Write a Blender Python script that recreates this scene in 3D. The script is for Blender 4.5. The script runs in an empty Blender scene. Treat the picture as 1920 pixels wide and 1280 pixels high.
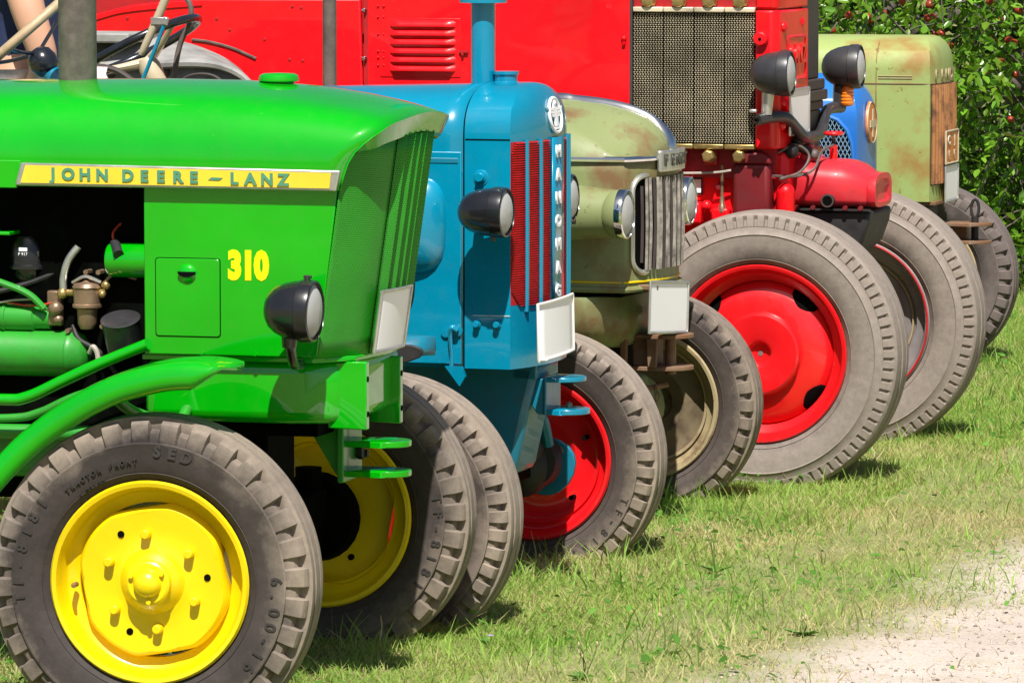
import bpy, bmesh, math, random
import numpy as np
from mathutils import Vector, Matrix, Euler
R = math.radians
random.seed(7); rng = np.random.default_rng(11)
scene = bpy.context.scene
COL = scene.collection

# ---------------------------------------------------------------- camera
cam_d = bpy.data.cameras.new('camera'); cam = bpy.data.objects.new('camera', cam_d); COL.objects.link(cam)
cam_d.sensor_width = 36.0; cam_d.lens = 36.0 * 9550 / 1920
cam_d.clip_start = 0.5; cam_d.clip_end = 1000
cam.location = (0, 0, 1.82); cam.rotation_euler = (R(90) - math.atan(821 / 9550), 0, 0)
scene.camera = cam
# ---------------------------------------------------------------- sky, sun, exposure
SUN_EL, SUN_AZ = 57.0, 0.5          # height; degrees to the right behind the camera
world = bpy.data.worlds.new('World'); scene.world = world; world.use_nodes = True
wn = world.node_tree; sky = wn.nodes.new('ShaderNodeTexSky'); sky.sky_type = 'NISHITA'; sky.sun_disc = False
sky.sun_elevation = R(SUN_EL); sky.sun_rotation = R(180 - SUN_AZ); sky.air_density = 1.0; sky.dust_density = 1.5
bg = wn.nodes['Background']; bg.inputs['Strength'].default_value = 0.05
wn.links.new(sky.outputs['Color'], bg.inputs['Color'])
sl = bpy.data.lights.new('sun', 'SUN'); sl.energy = 5.0; sl.angle = R(0.5); sl.color = (1, 0.955, 0.88)
sun = bpy.data.objects.new('sun', sl); COL.objects.link(sun); sun.rotation_euler = (R(90 - SUN_EL), 0, R(SUN_AZ)); sun.location = (3, -5, 9)
scene.view_settings.view_transform = 'Standard'; scene.view_settings.look = 'None'
scene.view_settings.gamma = 1.0; scene.view_settings.use_curve_mapping = False
scene.view_settings.exposure = 0.52
scene.render.engine = 'CYCLES'
scene.cycles.max_bounces = 6; scene.cycles.transparent_max_bounces = 12; scene.cycles.caustics_reflective = False; scene.cycles.caustics_refractive = False
scene.cycles.use_denoising = True

# ---------------------------------------------------------------- materials
def nodes(name):
    m = bpy.data.materials.new(name); m.use_nodes = True
    return m, m.node_tree.nodes, m.node_tree.links, m.node_tree.nodes['Principled BSDF']
def ramp(N, stops):
    r = N.new('ShaderNodeValToRGB'); e = r.color_ramp.elements
    while len(e) < len(stops): e.new(0.5)
    for k, (p, c) in zip(e, stops): k.position = p; k.color = (*c, 1) if len(c) == 3 else c
    return r
def noise(N, L, scale, detail=4, rough=0.55, coord='Object', vec=None):
    t = N.new('ShaderNodeTexNoise'); t.inputs['Scale'].default_value = scale; t.inputs['Detail'].default_value = detail; t.inputs['Roughness'].default_value = rough
    if vec is None:
        tc = N.new('ShaderNodeTexCoord'); vec = tc.outputs[coord]
    L.new(vec, t.inputs['Vector']); return t
def mixc(N, L, fac, a, b, mode='MIX'):
    m = N.new('ShaderNodeMix'); m.data_type = 'RGBA'; m.blend_type = mode
    for s, v in ((0, fac), (6, a), (7, b)):
        if hasattr(v, 'is_linked') or hasattr(v, 'links'): L.new(v, m.inputs[s])
        else: m.inputs[s].default_value = v if s == 0 else (*v, 1)
    return m.outputs[2]
def bump(N, L, b, h, strength, dist):
    k = N.new('ShaderNodeBump'); k.inputs['Strength'].default_value = strength; k.inputs['Distance'].default_value = dist
    L.new(h, k.inputs['Height']); L.new(k.outputs['Normal'], b.inputs['Normal'])
def paint(name, c, rough=0.28, coat=0.6, var=0.12, dirt=0.25, dirtc=(0.16, 0.12, 0.08), wav=0.0015, spec=0.5):
    """sprayed enamel: slight colour drift, dull patches, thin road dust, wavy sheet metal"""
    m, N, L, b = nodes(name)
    n1 = noise(N, L, 3.1, 3); n2 = noise(N, L, 23, 6, 0.65); n3 = noise(N, L, 55, 6, 0.75)
    r1 = ramp(N, [(0.3, tuple(x * (1 - var) for x in c)), (0.7, tuple(min(1, x * (1 + var)) for x in c))]); L.new(n1.outputs['Fac'], r1.inputs['Fac'])
    r2 = ramp(N, [(0.52, (0, 0, 0)), (0.80, (dirt,) * 3)]); L.new(n2.outputs['Fac'], r2.inputs['Fac'])
    r3 = ramp(N, [(0.66, (0, 0, 0)), (0.72, (min(0.8, dirt * 3.0),) * 3)]); L.new(n3.outputs['Fac'], r3.inputs['Fac'])
    L.new(mixc(N, L, r3.outputs['Color'], mixc(N, L, r2.outputs['Color'], r1.outputs['Color'], dirtc), tuple(0.5 * x + 0.5 * y for x, y in zip(c, (0.45, 0.40, 0.33)))), b.inputs['Base Color'])
    mr = N.new('ShaderNodeMapRange'); mr.inputs[3].default_value = rough * 0.75; mr.inputs[4].default_value = rough * 1.5; L.new(n2.outputs['Fac'], mr.inputs[0]); L.new(mr.outputs[0], b.inputs['Roughness'])
    b.inputs['Coat Weight'].default_value = coat; b.inputs['Coat Roughness'].default_value = 0.035; b.inputs['Coat IOR'].default_value = 1.5 + 0.25 * coat; b.inputs['Specular IOR Level'].default_value = spec
    bump(N, L, b, n1.outputs['Fac'], 0.5, wav * 6)
    return m
def rusty(name, c, rust=(0.17, 0.075, 0.03), amount=0.5, scale=5, rough=0.42, pale=(0.36, 0.42, 0.24)):
    """weathered enamel with faded clouds, rust stains and chips"""
    m, N, L, b = nodes(name)
    n1 = noise(N, L, scale, 6, 0.62); n2 = noise(N, L, scale * 0.45, 3); n3 = noise(N, L, scale * 7, 5, 0.7)
    base = mixc(N, L, n2.outputs['Fac'], c, pale)
    r = ramp(N, [(amount, (0, 0, 0)), (amount + 0.17, (0.85,) * 3)]); L.new(n1.outputs['Fac'], r.inputs['Fac'])
    c2 = mixc(N, L, r.outputs['Color'], base, rust)
    r3 = ramp(N, [(0.63, (0, 0, 0)), (0.69, (0.9,) * 3)]); L.new(n3.outputs['Fac'], r3.inputs['Fac'])
    L.new(mixc(N, L, r3.outputs['Color'], c2, tuple(x * 0.55 for x in rust)), b.inputs['Base Color'])
    mr = N.new('ShaderNodeMapRange'); mr.inputs[3].default_value = rough * 0.7; mr.inputs[4].default_value = min(1, rough * 1.9); L.new(n1.outputs['Fac'], mr.inputs[0]); L.new(mr.outputs[0], b.inputs['Roughness'])
    b.inputs['Coat Weight'].default_value = 0.15; bump(N, L, b, n1.outputs['Fac'], 0.35, 0.004)
    return m
def plain(name, c, rough=0.5, metal=0.0, var=0.25, scale=18, coat=0.0, bmp=0.0, spec=0.5):
    m, N, L, b = nodes(name)
    n = noise(N, L, scale, 5, 0.6); r = ramp(N, [(0.3, tuple(x * (1 - var) for x in c)), (0.72, tuple(min(1, x * (1 + var)) for x in c))])
    L.new(n.outputs['Fac'], r.inputs['Fac']); L.new(r.outputs['Color'], b.inputs['Base Color'])
    mr = N.new('ShaderNodeMapRange'); mr.inputs[3].default_value = rough * 0.8; mr.inputs[4].default_value = min(1, rough * 1.3); L.new(n.outputs['Fac'], mr.inputs[0]); L.new(mr.outputs[0], b.inputs['Roughness'])
    b.inputs['Specular IOR Level'].default_value = spec; b.inputs['Metallic'].default_value = metal; b.inputs['Coat Weight'].default_value = coat
    if bmp: bump(N, L, b, n.outputs['Fac'], 0.6, bmp)
    return m
def rubber(name, Rt, rb, dark=(0.050, 0.042, 0.040), dust=(0.29, 0.24, 0.215), lo=0.72, amt=0.85, mud=(0.30, 0.24, 0.17)):
    """tyre rubber: dry dust caked on the tread and shoulder, darker rubbed sidewall"""
    m, N, L, b = nodes(name)
    tc = N.new('ShaderNodeTexCoord'); sp = N.new('ShaderNodeSeparateXYZ'); L.new(tc.outputs['Object'], sp.inputs[0])
    def M(op, a, c=None):
        k = N.new('ShaderNodeMath'); k.operation = op; L.new(a, k.inputs[0])
        if c is not None:
            if isinstance(c, (int, float)): k.inputs[1].default_value = c
            else: L.new(c, k.inputs[1])
        return k.outputs[0]
    rad = M('SQRT', M('ADD', M('MULTIPLY', sp.outputs[0], sp.outputs[0]), M('MULTIPLY', sp.outputs[2], sp.outputs[2])))
    n1 = noise(N, L, 4.5, 7, 0.68); n2 = noise(N, L, 45, 5, 0.7); n3 = noise(N, L, 2.2, 3)
    t = M('ADD', M('MULTIPLY', rad, 1 / Rt), M('MULTIPLY', M('SUBTRACT', n1.outputs['Fac'], 0.5), 0.55))
    r = ramp(N, [(lo, (0, 0, 0)), (lo + 0.2, (amt,) * 3)]); L.new(t, r.inputs['Fac'])
    d2 = mixc(N, L, n3.outputs['Fac'], dust, mud)
    sw = ramp(N, [(0.35, dark), (0.75, tuple(x * 1.9 for x in dark))]); L.new(n1.outputs['Fac'], sw.inputs['Fac'])
    c1 = mixc(N, L, r.outputs['Color'], sw.outputs['Color'], d2)
    r2 = ramp(N, [(0.35, (0.82,) * 3), (0.7, (1.08,) * 3)]); L.new(n2.outputs['Fac'], r2.inputs['Fac'])
    L.new(mixc(N, L, 1.0, c1, r2.outputs['Color'], 'MULTIPLY'), b.inputs['Base Color'])
    b.inputs['Roughness'].default_value = 0.72; b.inputs['Specular IOR Level'].default_value = 0.35
    bump(N, L, b, n2.outputs['Fac'], 0.5, 0.0015)
    return m
def glass(name):
    m, N, L, b = nodes(name)
    tr = N.new('ShaderNodeBsdfTransparent'); gl = N.new('ShaderNodeBsdfGlossy'); gl.inputs['Roughness'].default_value = 0.06
    w = N.new('ShaderNodeTexWave'); w.inputs['Scale'].default_value = 28; tc = N.new('ShaderNodeTexCoord'); L.new(tc.outputs['Object'], w.inputs['Vector']); w.bands_direction = 'Y'
    bp = N.new('ShaderNodeBump'); bp.inputs['Strength'].default_value = 0.15; bp.inputs['Distance'].default_value = 0.001; L.new(w.outputs['Fac'], bp.inputs['Height']); L.new(bp.outputs['Normal'], gl.inputs['Normal'])
    mx = N.new('ShaderNodeMixShader'); fr = N.new('ShaderNodeFresnel'); fr.inputs['IOR'].default_value = 1.5; L.new(bp.outputs['Normal'], fr.inputs['Normal'])
    df = N.new('ShaderNodeBsdfDiffuse'); df.inputs['Color'].default_value = (0.93, 0.94, 0.93, 1)
    L.new(fr.outputs[0], mx.inputs[0]); L.new(tr.outputs[0], mx.inputs[1]); L.new(gl.outputs[0], mx.inputs[2])
    m2 = N.new('ShaderNodeMixShader'); m2.inputs[0].default_value = 0.40; L.new(mx.outputs[0], m2.inputs[1]); L.new(df.outputs[0], m2.inputs[2])
    L.new(m2.outputs[0], N['Material Output'].inputs['Surface']); return m
def perforated(name, c, hole=(0.004, 0.012, 0.003), n=(210, 230)):
    """sheet pierced by rows of tiny round holes, too fine to build one by one"""
    m, N, L, b = nodes(name)
    uv = N.new('ShaderNodeUVMap'); mp = N.new('ShaderNodeMapping'); mp.inputs['Scale'].default_value = (n[0], n[1], 1); L.new(uv.outputs[0], mp.inputs[0])
    sp = N.new('ShaderNodeSeparateXYZ'); L.new(mp.outputs[0], sp.inputs[0])
    def M(op, a, c=None, d=None):
        k = N.new('ShaderNodeMath'); k.operation = op
        for i, v in enumerate((a, c, d)):
            if v is None: continue
            if isinstance(v, (int, float)): k.inputs[i].default_value = v
            else: L.new(v, k.inputs[i])
        return k.outputs[0]
    row = M('FLOOR', sp.outputs[1]); fy = M('SUBTRACT', M('FRACT', sp.outputs[1]), 0.5)
    fx = M('SUBTRACT', M('FRACT', M('ADD', sp.outputs[0], M('MULTIPLY', M('MODULO', row, 2.0), 0.5))), 0.5)
    d = M('SQRT', M('ADD', M('MULTIPLY', fx, fx), M('MULTIPLY', fy, fy)))
    r = ramp(N, [(0.22, (0, 0, 0)), (0.30, (1, 1, 1))]); L.new(d, r.inputs['Fac'])
    n1 = noise(N, L, 6, 4); cc = ramp(N, [(0.3, tuple(x * 0.85 for x in c)), (0.7, tuple(x * 1.15 for x in c))]); L.new(n1.outputs['Fac'], cc.inputs['Fac'])
    L.new(mixc(N, L, r.outputs['Color'], hole, cc.outputs['Color']), b.inputs['Base Color'])
    b.inputs['Roughness'].default_value = 0.38; bump(N, L, b, r.outputs['Color'], 0.7, 0.001)
    return m

MAT = dict(
    jd=paint('green_enamel', (0.0, 0.37, 0.002), 0.34, 1.0, dirt=0.07, spec=0.12, wav=0.0004),
    jdperf=perforated('green_pierced_sheet', (0.02, 0.33, 0.012)),
    jdold=paint('greasy_green_enamel', (0.02, 0.27, 0.02), 0.4, 0.3, dirt=0.5, dirtc=(0.05, 0.05, 0.03)),
    jdy=paint('yellow_enamel', (0.82, 0.60, 0.002), 0.30, 0.4, dirt=0.14, dirtc=(0.35, 0.17, 0.02)),
    decal=plain('yellow_print', (0.85, 0.80, 0.0), 0.4, var=0.04),
    stripy=paint('yellow_name_strip', (0.80, 0.58, 0.04), 0.32, 0.3, dirt=0.2),
    letter=plain('bluish_green_letters', (0.08, 0.26, 0.16), 0.4, var=0.1),
    hano=paint('blue_enamel', (0.0, 0.225, 0.37), 0.24, 0.6, dirt=0.06),
    hanod=paint('greasy_blue_enamel', (0.004, 0.17, 0.27), 0.4, 0.3, dirt=0.55, dirtc=(0.05, 0.06, 0.05)),
    hred=plain('red_mesh', (0.55, 0.012, 0.015), 0.42, var=0.25, scale=60),
    red=paint('red_enamel', (0.80, 0.004, 0.010), 0.36, 0.35, var=0.2, dirt=0.16, dirtc=(0.40, 0.03, 0.02), spec=0.25),
    redw=paint('red_wheel_enamel', (0.72, 0.008, 0.012), 0.28, 0.5, dirt=0.15, dirtc=(0.35, 0.05, 0.03)),
    redpink=paint('faded_pinkish_red_enamel', (0.60, 0.022, 0.035), 0.42, 0.2, var=0.2, dirt=0.35, dirtc=(0.16, 0.03, 0.03)),
    redshade=paint('shaded_grimy_red_enamel', (0.17, 0.006, 0.010), 0.5, 0.1, var=0.25, dirt=0.6, dirtc=(0.06, 0.01, 0.01)),  # radiator shade on the filter housing put into this dark, grimy red
    redd=paint('grimy_red_enamel', (0.42, 0.008, 0.012), 0.45, 0.15, dirt=0.6, dirtc=(0.10, 0.01, 0.01)),
    blue2=paint('bright_blue_enamel', (0.018, 0.16, 0.55), 0.32, 0.4, dirt=0.15),
    fendt=rusty('olive_green_weathered_enamel', (0.165, 0.215, 0.072), amount=0.50, scale=5.2, pale=(0.27, 0.295, 0.135)),
    fendt2=rusty('pale_green_rusted_enamel', (0.26, 0.39, 0.12), amount=0.49, scale=4.0, rust=(0.30, 0.15, 0.035), pale=(0.36, 0.39, 0.13)),
    rust=rusty('rusty_iron', (0.16, 0.09, 0.055), amount=0.4, scale=12, rough=0.7, pale=(0.24, 0.16, 0.10)),
    rustor=rusty('orange_rusted_sheet', (0.30, 0.105, 0.03), amount=0.48, scale=11, rough=0.6, rust=(0.07, 0.03, 0.02), pale=(0.42, 0.20, 0.075)),
    black=plain('black_enamel', (0.012, 0.012, 0.015), 0.26, coat=0.5, scale=9),
    blackm=plain('sooty_black_iron', (0.016, 0.015, 0.015), 0.6, scale=20, var=0.5),
    dark=plain('near_black_engine', (0.0025, 0.003, 0.0022), 0.6, var=0.6, spec=0.02),  # even near-black for engine blocks, radiator cores and axles
    charcoal=plain('charcoal_enamel', (0.035, 0.034, 0.038), 0.38, scale=14, coat=0.2),
    umber=plain('brown_black_enamel', (0.05, 0.038, 0.036), 0.55, scale=10),
    pipe=plain('brown_grey_burnt_pipe', (0.115, 0.092, 0.082), 0.55, var=0.35, scale=30, bmp=0.0008),
    chrome=plain('chrome', (0.82, 0.82, 0.80), 0.10, 1.0, var=0.06),
    alu=plain('dull_aluminium', (0.62, 0.61, 0.58), 0.38, 0.85, var=0.15),
    silver=plain('old_silver_slats', (0.36, 0.33, 0.29), 0.5, 0.4, var=0.65, scale=26),
    reflector=plain('lamp_reflector', (0.86, 0.86, 0.84), 0.16, 1.0, var=0.03),
    glass=glass('lamp_glass'),
    plate=plain('white_number_plate', (0.90, 0.90, 0.92), 0.35, var=0.02, scale=3),
    brass=plain('aged_brass', (0.42, 0.30, 0.11), 0.35, 0.75, var=0.35, scale=30),
    bronze=plain('brown_bronze', (0.30, 0.20, 0.13), 0.38, 0.6, var=0.3),
    orange=plain('orange_enamel', (0.62, 0.20, 0.04), 0.4, var=0.3, scale=40),
    amber=plain('amber_lens', (0.75, 0.20, 0.01), 0.2, var=0.2, coat=0.6),
    white=plain('white_enamel', (0.80, 0.78, 0.74), 0.35, var=0.05),
    cream=plain('cream_plastic', (0.52, 0.44, 0.30), 0.4, var=0.1, coat=0.3),
    tan=plain('tan_steering_rim', (0.44, 0.33, 0.20), 0.45, var=0.15, scale=40),
    blackp=plain('black_plastic', (0.014, 0.016, 0.022), 0.22, coat=0.5),
    wire=plain('red_wire', (0.55, 0.05, 0.02), 0.5), wireg=plain('grey_wire', (0.42, 0.38, 0.32), 0.5),
    greyfender=plain('grey_primer_sheet', (0.30, 0.295, 0.28), 0.6, var=0.35, scale=9),
    hole=plain('dark_hole', (0.003, 0.003, 0.003), 0.9, spec=0.05),
    skin=plain('fair_skin', (0.62, 0.34, 0.22), 0.5, var=0.06, scale=12),  # even skin tone, slightly mottled
    navy=plain('navy_cotton', (0.015, 0.025, 0.075), 0.85, var=0.25, scale=60),
    shorts=plain('pale_patterned_cotton', (0.60, 0.52, 0.50), 0.85, var=0.4, scale=25),
    hair=plain('brown_hair', (0.06, 0.035, 0.02), 0.6),
)

# ---------------------------------------------------------------- mesh builder
def V3(p): return Vector(p)
def catmull(pts, k=6):
    pts = [Vector(p) for p in pts]
    if len(pts) < 3: return pts
    P = [pts[0] * 2 - pts[1]] + pts + [pts[-1] * 2 - pts[-2]]; out = []
    for i in range(1, len(P) - 2):
        a, b, c, d = P[i - 1:i + 3]
        for j in range(k):
            t = j / k
            out.append(0.5 * ((2 * b) + (c - a) * t + (2 * a - 5 * b + 4 * c - d) * t * t + (3 * b - a - 3 * c + d) * t ** 3))
    return out + [pts[-1]]
class MB:
    def __init__(s): s.v = []; s.f = []; s.uv = None
    def add(s, v, f):
        o = len(s.v); s.v += [tuple(p) for p in v]; s.f += [tuple(i + o for i in q) for q in f]; return s
    def box(s, x0, x1, y0, y1, z0, z1, M=None):
        v = [Vector((x, y, z)) for x in (x0, x1) for y in (y0, y1) for z in (z0, z1)]
        if M is not None: v = [M @ p for p in v]
        return s.add(v, [(0, 1, 3, 2), (4, 6, 7, 5), (0, 4, 5, 1), (2, 3, 7, 6), (0, 2, 6, 4), (1, 5, 7, 3)])
    def rings(s, rings, c0=True, c1=True, closed=False, wrap=True):
        n = len(rings[0]); v = [p for r in rings for p in r]; f = []; m = len(rings)
        for i in range(m if closed else m - 1):
            a, b = i * n, ((i + 1) % m) * n
            for j in range(n if wrap else n - 1):
                k = (j + 1) % n; f.append((a + j, a + k, b + k, b + j))
        if not closed and wrap:
            if c0: f.append(tuple(range(n))[::-1])
            if c1: f.append(tuple(range((m - 1) * n, m * n)))
        return s.add(v, f)
    def tube(s, pts, r, n=10, smooth=True, k=6, caps=True, closed=False):
        P = catmull(pts, k) if smooth else [Vector(p) for p in pts]
        rr = r if isinstance(r, (list, tuple)) else None; out = []
        m = len(P); up = None
        for i, p in enumerate(P):
            if closed: t = (P[(i + 1) % m] - P[i - 1]).normalized()
            else: t = (P[min(i + 1, m - 1)] - P[max(i - 1, 0)]).normalized()
            if up is None:
                up = Vector((0, 0, 1)) if abs(t.z) < 0.9 else Vector((1, 0, 0))
            a = (up - t * up.dot(t)).normalized(); up = a; b = t.cross(a)
            if rr: q = i / (m - 1) * (len(rr) - 1); j = min(int(q), len(rr) - 2); rad = rr[j] + (rr[j + 1] - rr[j]) * (q - j)
            else: rad = r
            out.append([p + (a * math.cos(2 * math.pi * j / n) + b * math.sin(2 * math.pi * j / n)) * rad for j in range(n)])
        return s.rings(out, caps, caps, closed)
    def cyl(s, p0, p1, r0, r1=None, n=24):
        return s.tube([p0, p1], [r0, r0 if r1 is None else r1], n, False)
    def lathe(s, prof, n=32, o=(0, 0, 0), ax=(0, 1, 0), cap=True):
        """prof: (radius, distance along ax)"""
        ax = Vector(ax).normalized(); a = ax.orthogonal().normalized(); b = ax.cross(a); o = Vector(o)
        rings = [[o + ax * h + (a * math.cos(2 * math.pi * j / n) + b * math.sin(2 * math.pi * j / n)) * max(r, 1e-5) for j in range(n)] for r, h in prof]
        return s.rings(rings, cap, cap)
    def prism(s, poly, y0, y1, plane='xz'):
        if plane == 'xz': g = lambda p, y: (p[0], y, p[1])
        elif plane == 'xy': g = lambda p, y: (p[0], p[1], y)
        else: g = lambda p, y: (y, p[0], p[1])
        return s.rings([[g(p, y0) for p in poly], [g(p, y1) for p in poly]])
    def grid(s, rows):
        return s.rings(rows, False, False, wrap=False)
    def ball(s, c, r, n=16, m=10, sc=(1, 1, 1)):
        c = Vector(c)
        rings = [[c + Vector((r * sc[0] * math.sin(t) * math.cos(2 * math.pi * j / n), r * sc[1] * math.sin(t) * math.sin(2 * math.pi * j / n), r * sc[2] * math.cos(t))) for j in range(n)] for t in [math.pi * (i + 0.02) / (m + 0.04) for i in range(m + 1)]]
        return s.rings(rings)
    def build(s, name, mat, parent=None, bevel=0, smooth=38, solid=0, sub=0, label=None, kind=None, loc=None, rot=None, seg=2, fix=True):
        me = bpy.data.meshes.new(name); me.from_pydata(s.v, [], s.f); me.update()
        if fix:
            bm = bmesh.new(); bm.from_mesh(me); bmesh.ops.recalc_face_normals(bm, faces=bm.faces); bm.to_mesh(me); bm.free()
        if s.uv is not None:
            ul = me.uv_layers.new(name='UVMap')
            for lp in me.loops: ul.data[lp.index].uv = s.uv[lp.vertex_index]
        return put(name, me, mat, parent, bevel, smooth, solid, sub, label, kind, loc, rot, seg)
def put(name, me, mat, parent=None, bevel=0, smooth=38, solid=0, sub=0, label=None, kind=None, loc=None, rot=None, seg=2):
    me.materials.clear(); me.materials.append(MAT[mat] if isinstance(mat, str) else mat)
    if smooth:
        me.polygons.foreach_set('use_smooth', [True] * len(me.polygons))
        me.set_sharp_from_angle(angle=R(smooth))
    o = bpy.data.objects.new(name, me); COL.objects.link(o)
    if parent is not None: o.parent = parent
    if loc is not None: o.location = loc
    if rot is not None: o.rotation_euler = rot
    if solid: k = o.modifiers.new('thickness', 'SOLIDIFY'); k.thickness = abs(solid); k.offset = 0 if solid > 0 else -1
    if bevel: k = o.modifiers.new('bevel', 'BEVEL'); k.width = bevel; k.segments = seg; k.limit_method = 'ANGLE'; k.angle_limit = R(32); k.harden_normals = False
    if sub: k = o.modifiers.new('subdivision', 'SUBSURF'); k.levels = sub; k.render_levels = sub
    if label: o['label'] = label
    if kind: o['kind'] = kind
    return o
def empty(name, loc, rz, label, cat, group=None):
    o = bpy.data.objects.new(name, None); COL.objects.link(o); o.location = loc; o.rotation_euler = (0, 0, rz); o.empty_display_size = 0.2
    o['label'] = label; o['category'] = cat
    if group: o['group'] = group
    return o
def thing(o, label, cat, group=None):
    o['label'] = label; o['category'] = cat
    if group: o['group'] = group
    return o
def textmesh(s, size, extrude=0.002, bold=0.0, sx=1.0, spacing=1.0, align='CENTER'):
    c = bpy.data.curves.new('t', 'FONT'); c.body = s; c.size = size; c.extrude = extrude; c.offset = bold; c.align_x = align; c.align_y = 'CENTER'; c.space_character = spacing; c.resolution_u = 3
    o = bpy.data.objects.new('t', c); COL.objects.link(o); bpy.context.view_layer.update()
    me = bpy.data.meshes.new_from_object(o.evaluated_get(bpy.context.evaluated_depsgraph_get()))
    bpy.data.objects.remove(o); bpy.data.curves.remove(c)
    me.transform(Matrix.Scale(sx, 4, (1, 0, 0))); return me
SIDE = Matrix(((1, 0, 0, 0), (0, 0, -1, 0), (0, 1, 0, 0), (0, 0, 0, 1)))      # text plane facing the camera side (-y), reading towards +x
FRONT = Matrix(((0, 0, 1, 0), (1, 0, 0, 0), (0, 1, 0, 0), (0, 0, 0, 1)))      # text plane facing +x, reading towards +y
def sidetext(name, s, x, y, z, size, mat, parent, **k):
    me = textmesh(s, size, **k); me.transform(Matrix.Translation((x, y, z)) @ SIDE); return put(name, me, mat, parent, smooth=0)
def fronttext(name, s, x, y, z, size, mat, parent, tilt=0, **k):
    me = textmesh(s, size, **k); me.transform(Matrix.Translation((x, y, z)) @ Matrix.Rotation(tilt, 4, 'Y') @ FRONT); return put(name, me, mat, parent, smooth=0)

# ---------------------------------------------------------------- wheels and lamps
def tyre_mesh(Rt, rb, W, nl, frac=0.58, depth=0.012, lug=0.05, ribs=True, ph=0.5, slots=False):
    h = [(rb - 0.004, 0.34, 0), (rb + 0.006, 0.40, 0), (rb + 0.011, 0.415, 0), (rb + 0.013, 0.43, 0), (rb + 0.0165, 0.444, 0), (rb + 0.018, 0.455, 0), (rb + 0.0195, 0.446, 0), (rb + 0.024, 0.460, 0), ((rb * 1.6 + Rt) / 2.6, 0.495, 0), ((rb + Rt * 1.3) / 2.3, 0.50, 0),
         (Rt - lug - 0.006, 0.475, 0), (Rt - lug, 0.468, 0), (Rt - lug + 0.003, 0.474, 1), (Rt - 0.016, 0.45, 1), (Rt - 0.004, 0.415, 1), (Rt - 0.001, 0.33, 1), (Rt, 0.24, 1), (Rt, 0.235, 0)]
    if slots: h = h[:10] + [(rb + (Rt - rb) * 0.56, 0.500, 0), (rb + (Rt - rb) * 0.58, 0.512, 0), (rb + (Rt - rb) * 0.60, 0.496, 0)] + h[10:12] + [(Rt - lug + 0.002, 0.472, 0), (Rt - lug + 0.004, 0.470, 1), (Rt - 0.018, 0.452, 1), (Rt - 0.012, 0.442, 1), (Rt - 0.010, 0.438, 0), (Rt - 0.003, 0.40, 0), (Rt - 0.001, 0.33, 0), (Rt, 0.24, 0)]
    else: h = h[:10] + [((rb + Rt * 1.3) / 2.3 + 0.004, 0.507, 0), ((rb + Rt * 1.3) / 2.3 + 0.008, 0.500, 0)] + h[10:13] + [(Rt - 0.026, 0.462, 1), (Rt - 0.014, 0.44, 1), (Rt - 0.009, 0.40, 1), (Rt - 0.006, 0.335, 1), (Rt - 0.006, 0.33, 0), (Rt + 0.001, 0.315, 0), (Rt + 0.003, 0.24, 0)]
    if ribs: h += [(Rt + 0.001, 0.17, 0), (Rt - 0.010, 0.16, 0), (Rt - 0.010, 0.12, 0), (Rt + 0.002, 0.11, 0), (Rt + 0.002, 0.0, 0)]
    else: h += [(Rt + 0.002, 0.0, 0)]
    full = [(r, -y, g) for r, y, g in h] + [(r, y, g) for r, y, g in h[-2::-1]]
    ang = set()
    for i in range(nl):
        for b in (0, ph):
            for p in (0, frac, frac + 0.07, 0.93): ang.add(round(((p + b) % 1.0 + i) / nl, 6))
    ang = sorted(ang); rings = []
    for a in ang:
        t = a * 2 * math.pi; c, s = math.cos(t), math.sin(t); ring = []
        for r, y, g in full:
            p = (a * nl + (0 if y < 0 else -ph)) % 1.0
            if g and not (p < frac + 0.01 or p > 0.995): r -= depth; y *= 0.95
            ring.append((r * c, y * W, r * s))
        rings.append(ring)
    m = MB(); m.rings(rings, closed=True, wrap=False); return m
def lathe_y(prof, n=64, a0=0.0): return MB().lathe([(r, y) for r, y in prof], n, cap=False)
TYRES = {}
def wheel(parent, loc, out, steer, Rt, rb, W, tyre, rimmat, disc, discmat, spin=0.0, label=None, letters=(), bolts=0, holes=True):
    """wheel disc mesh with tyre, rim, hub and bolts as its children; out=-1: outer face towards the camera side"""
    d = disc.build('wheel', discmat, parent, smooth=32, solid=0, label=label); d.location = loc
    d.rotation_euler = Euler((0, 0, R(steer) + (0 if out < 0 else math.pi))).to_matrix().to_4x4().to_euler()
    d.rotation_euler = (Matrix.Rotation(R(steer) + (0 if out < 0 else math.pi), 4, 'Z') @ Matrix.Rotation(spin, 4, 'Y')).to_euler()
    put('tyre', tyre[0], tyre[1], d, smooth=28)
    b = W * 0.36
    prof = [(rb - 0.004, -b - 0.002), (rb + 0.001, -b - 0.009), (rb - 0.003, -b - 0.014), (rb - 0.011, -b - 0.012), (rb - 0.016, -b + 0.002), (rb - 0.022, -b + 0.030), (rb - 0.028, -b + 0.036), (rb - 0.050, -b + 0.046),
            (rb - 0.052, b - 0.046), (rb - 0.028, b - 0.036), (rb - 0.022, b - 0.03), (rb - 0.016, b - 0.002), (rb - 0.011, b + 0.012), (rb - 0.003, b + 0.014), (rb + 0.001, b + 0.009), (rb - 0.004, b + 0.002)]
    lathe_y(prof, 72).build('rim', rimmat, d, smooth=50, solid=0.002)
    return d
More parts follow.
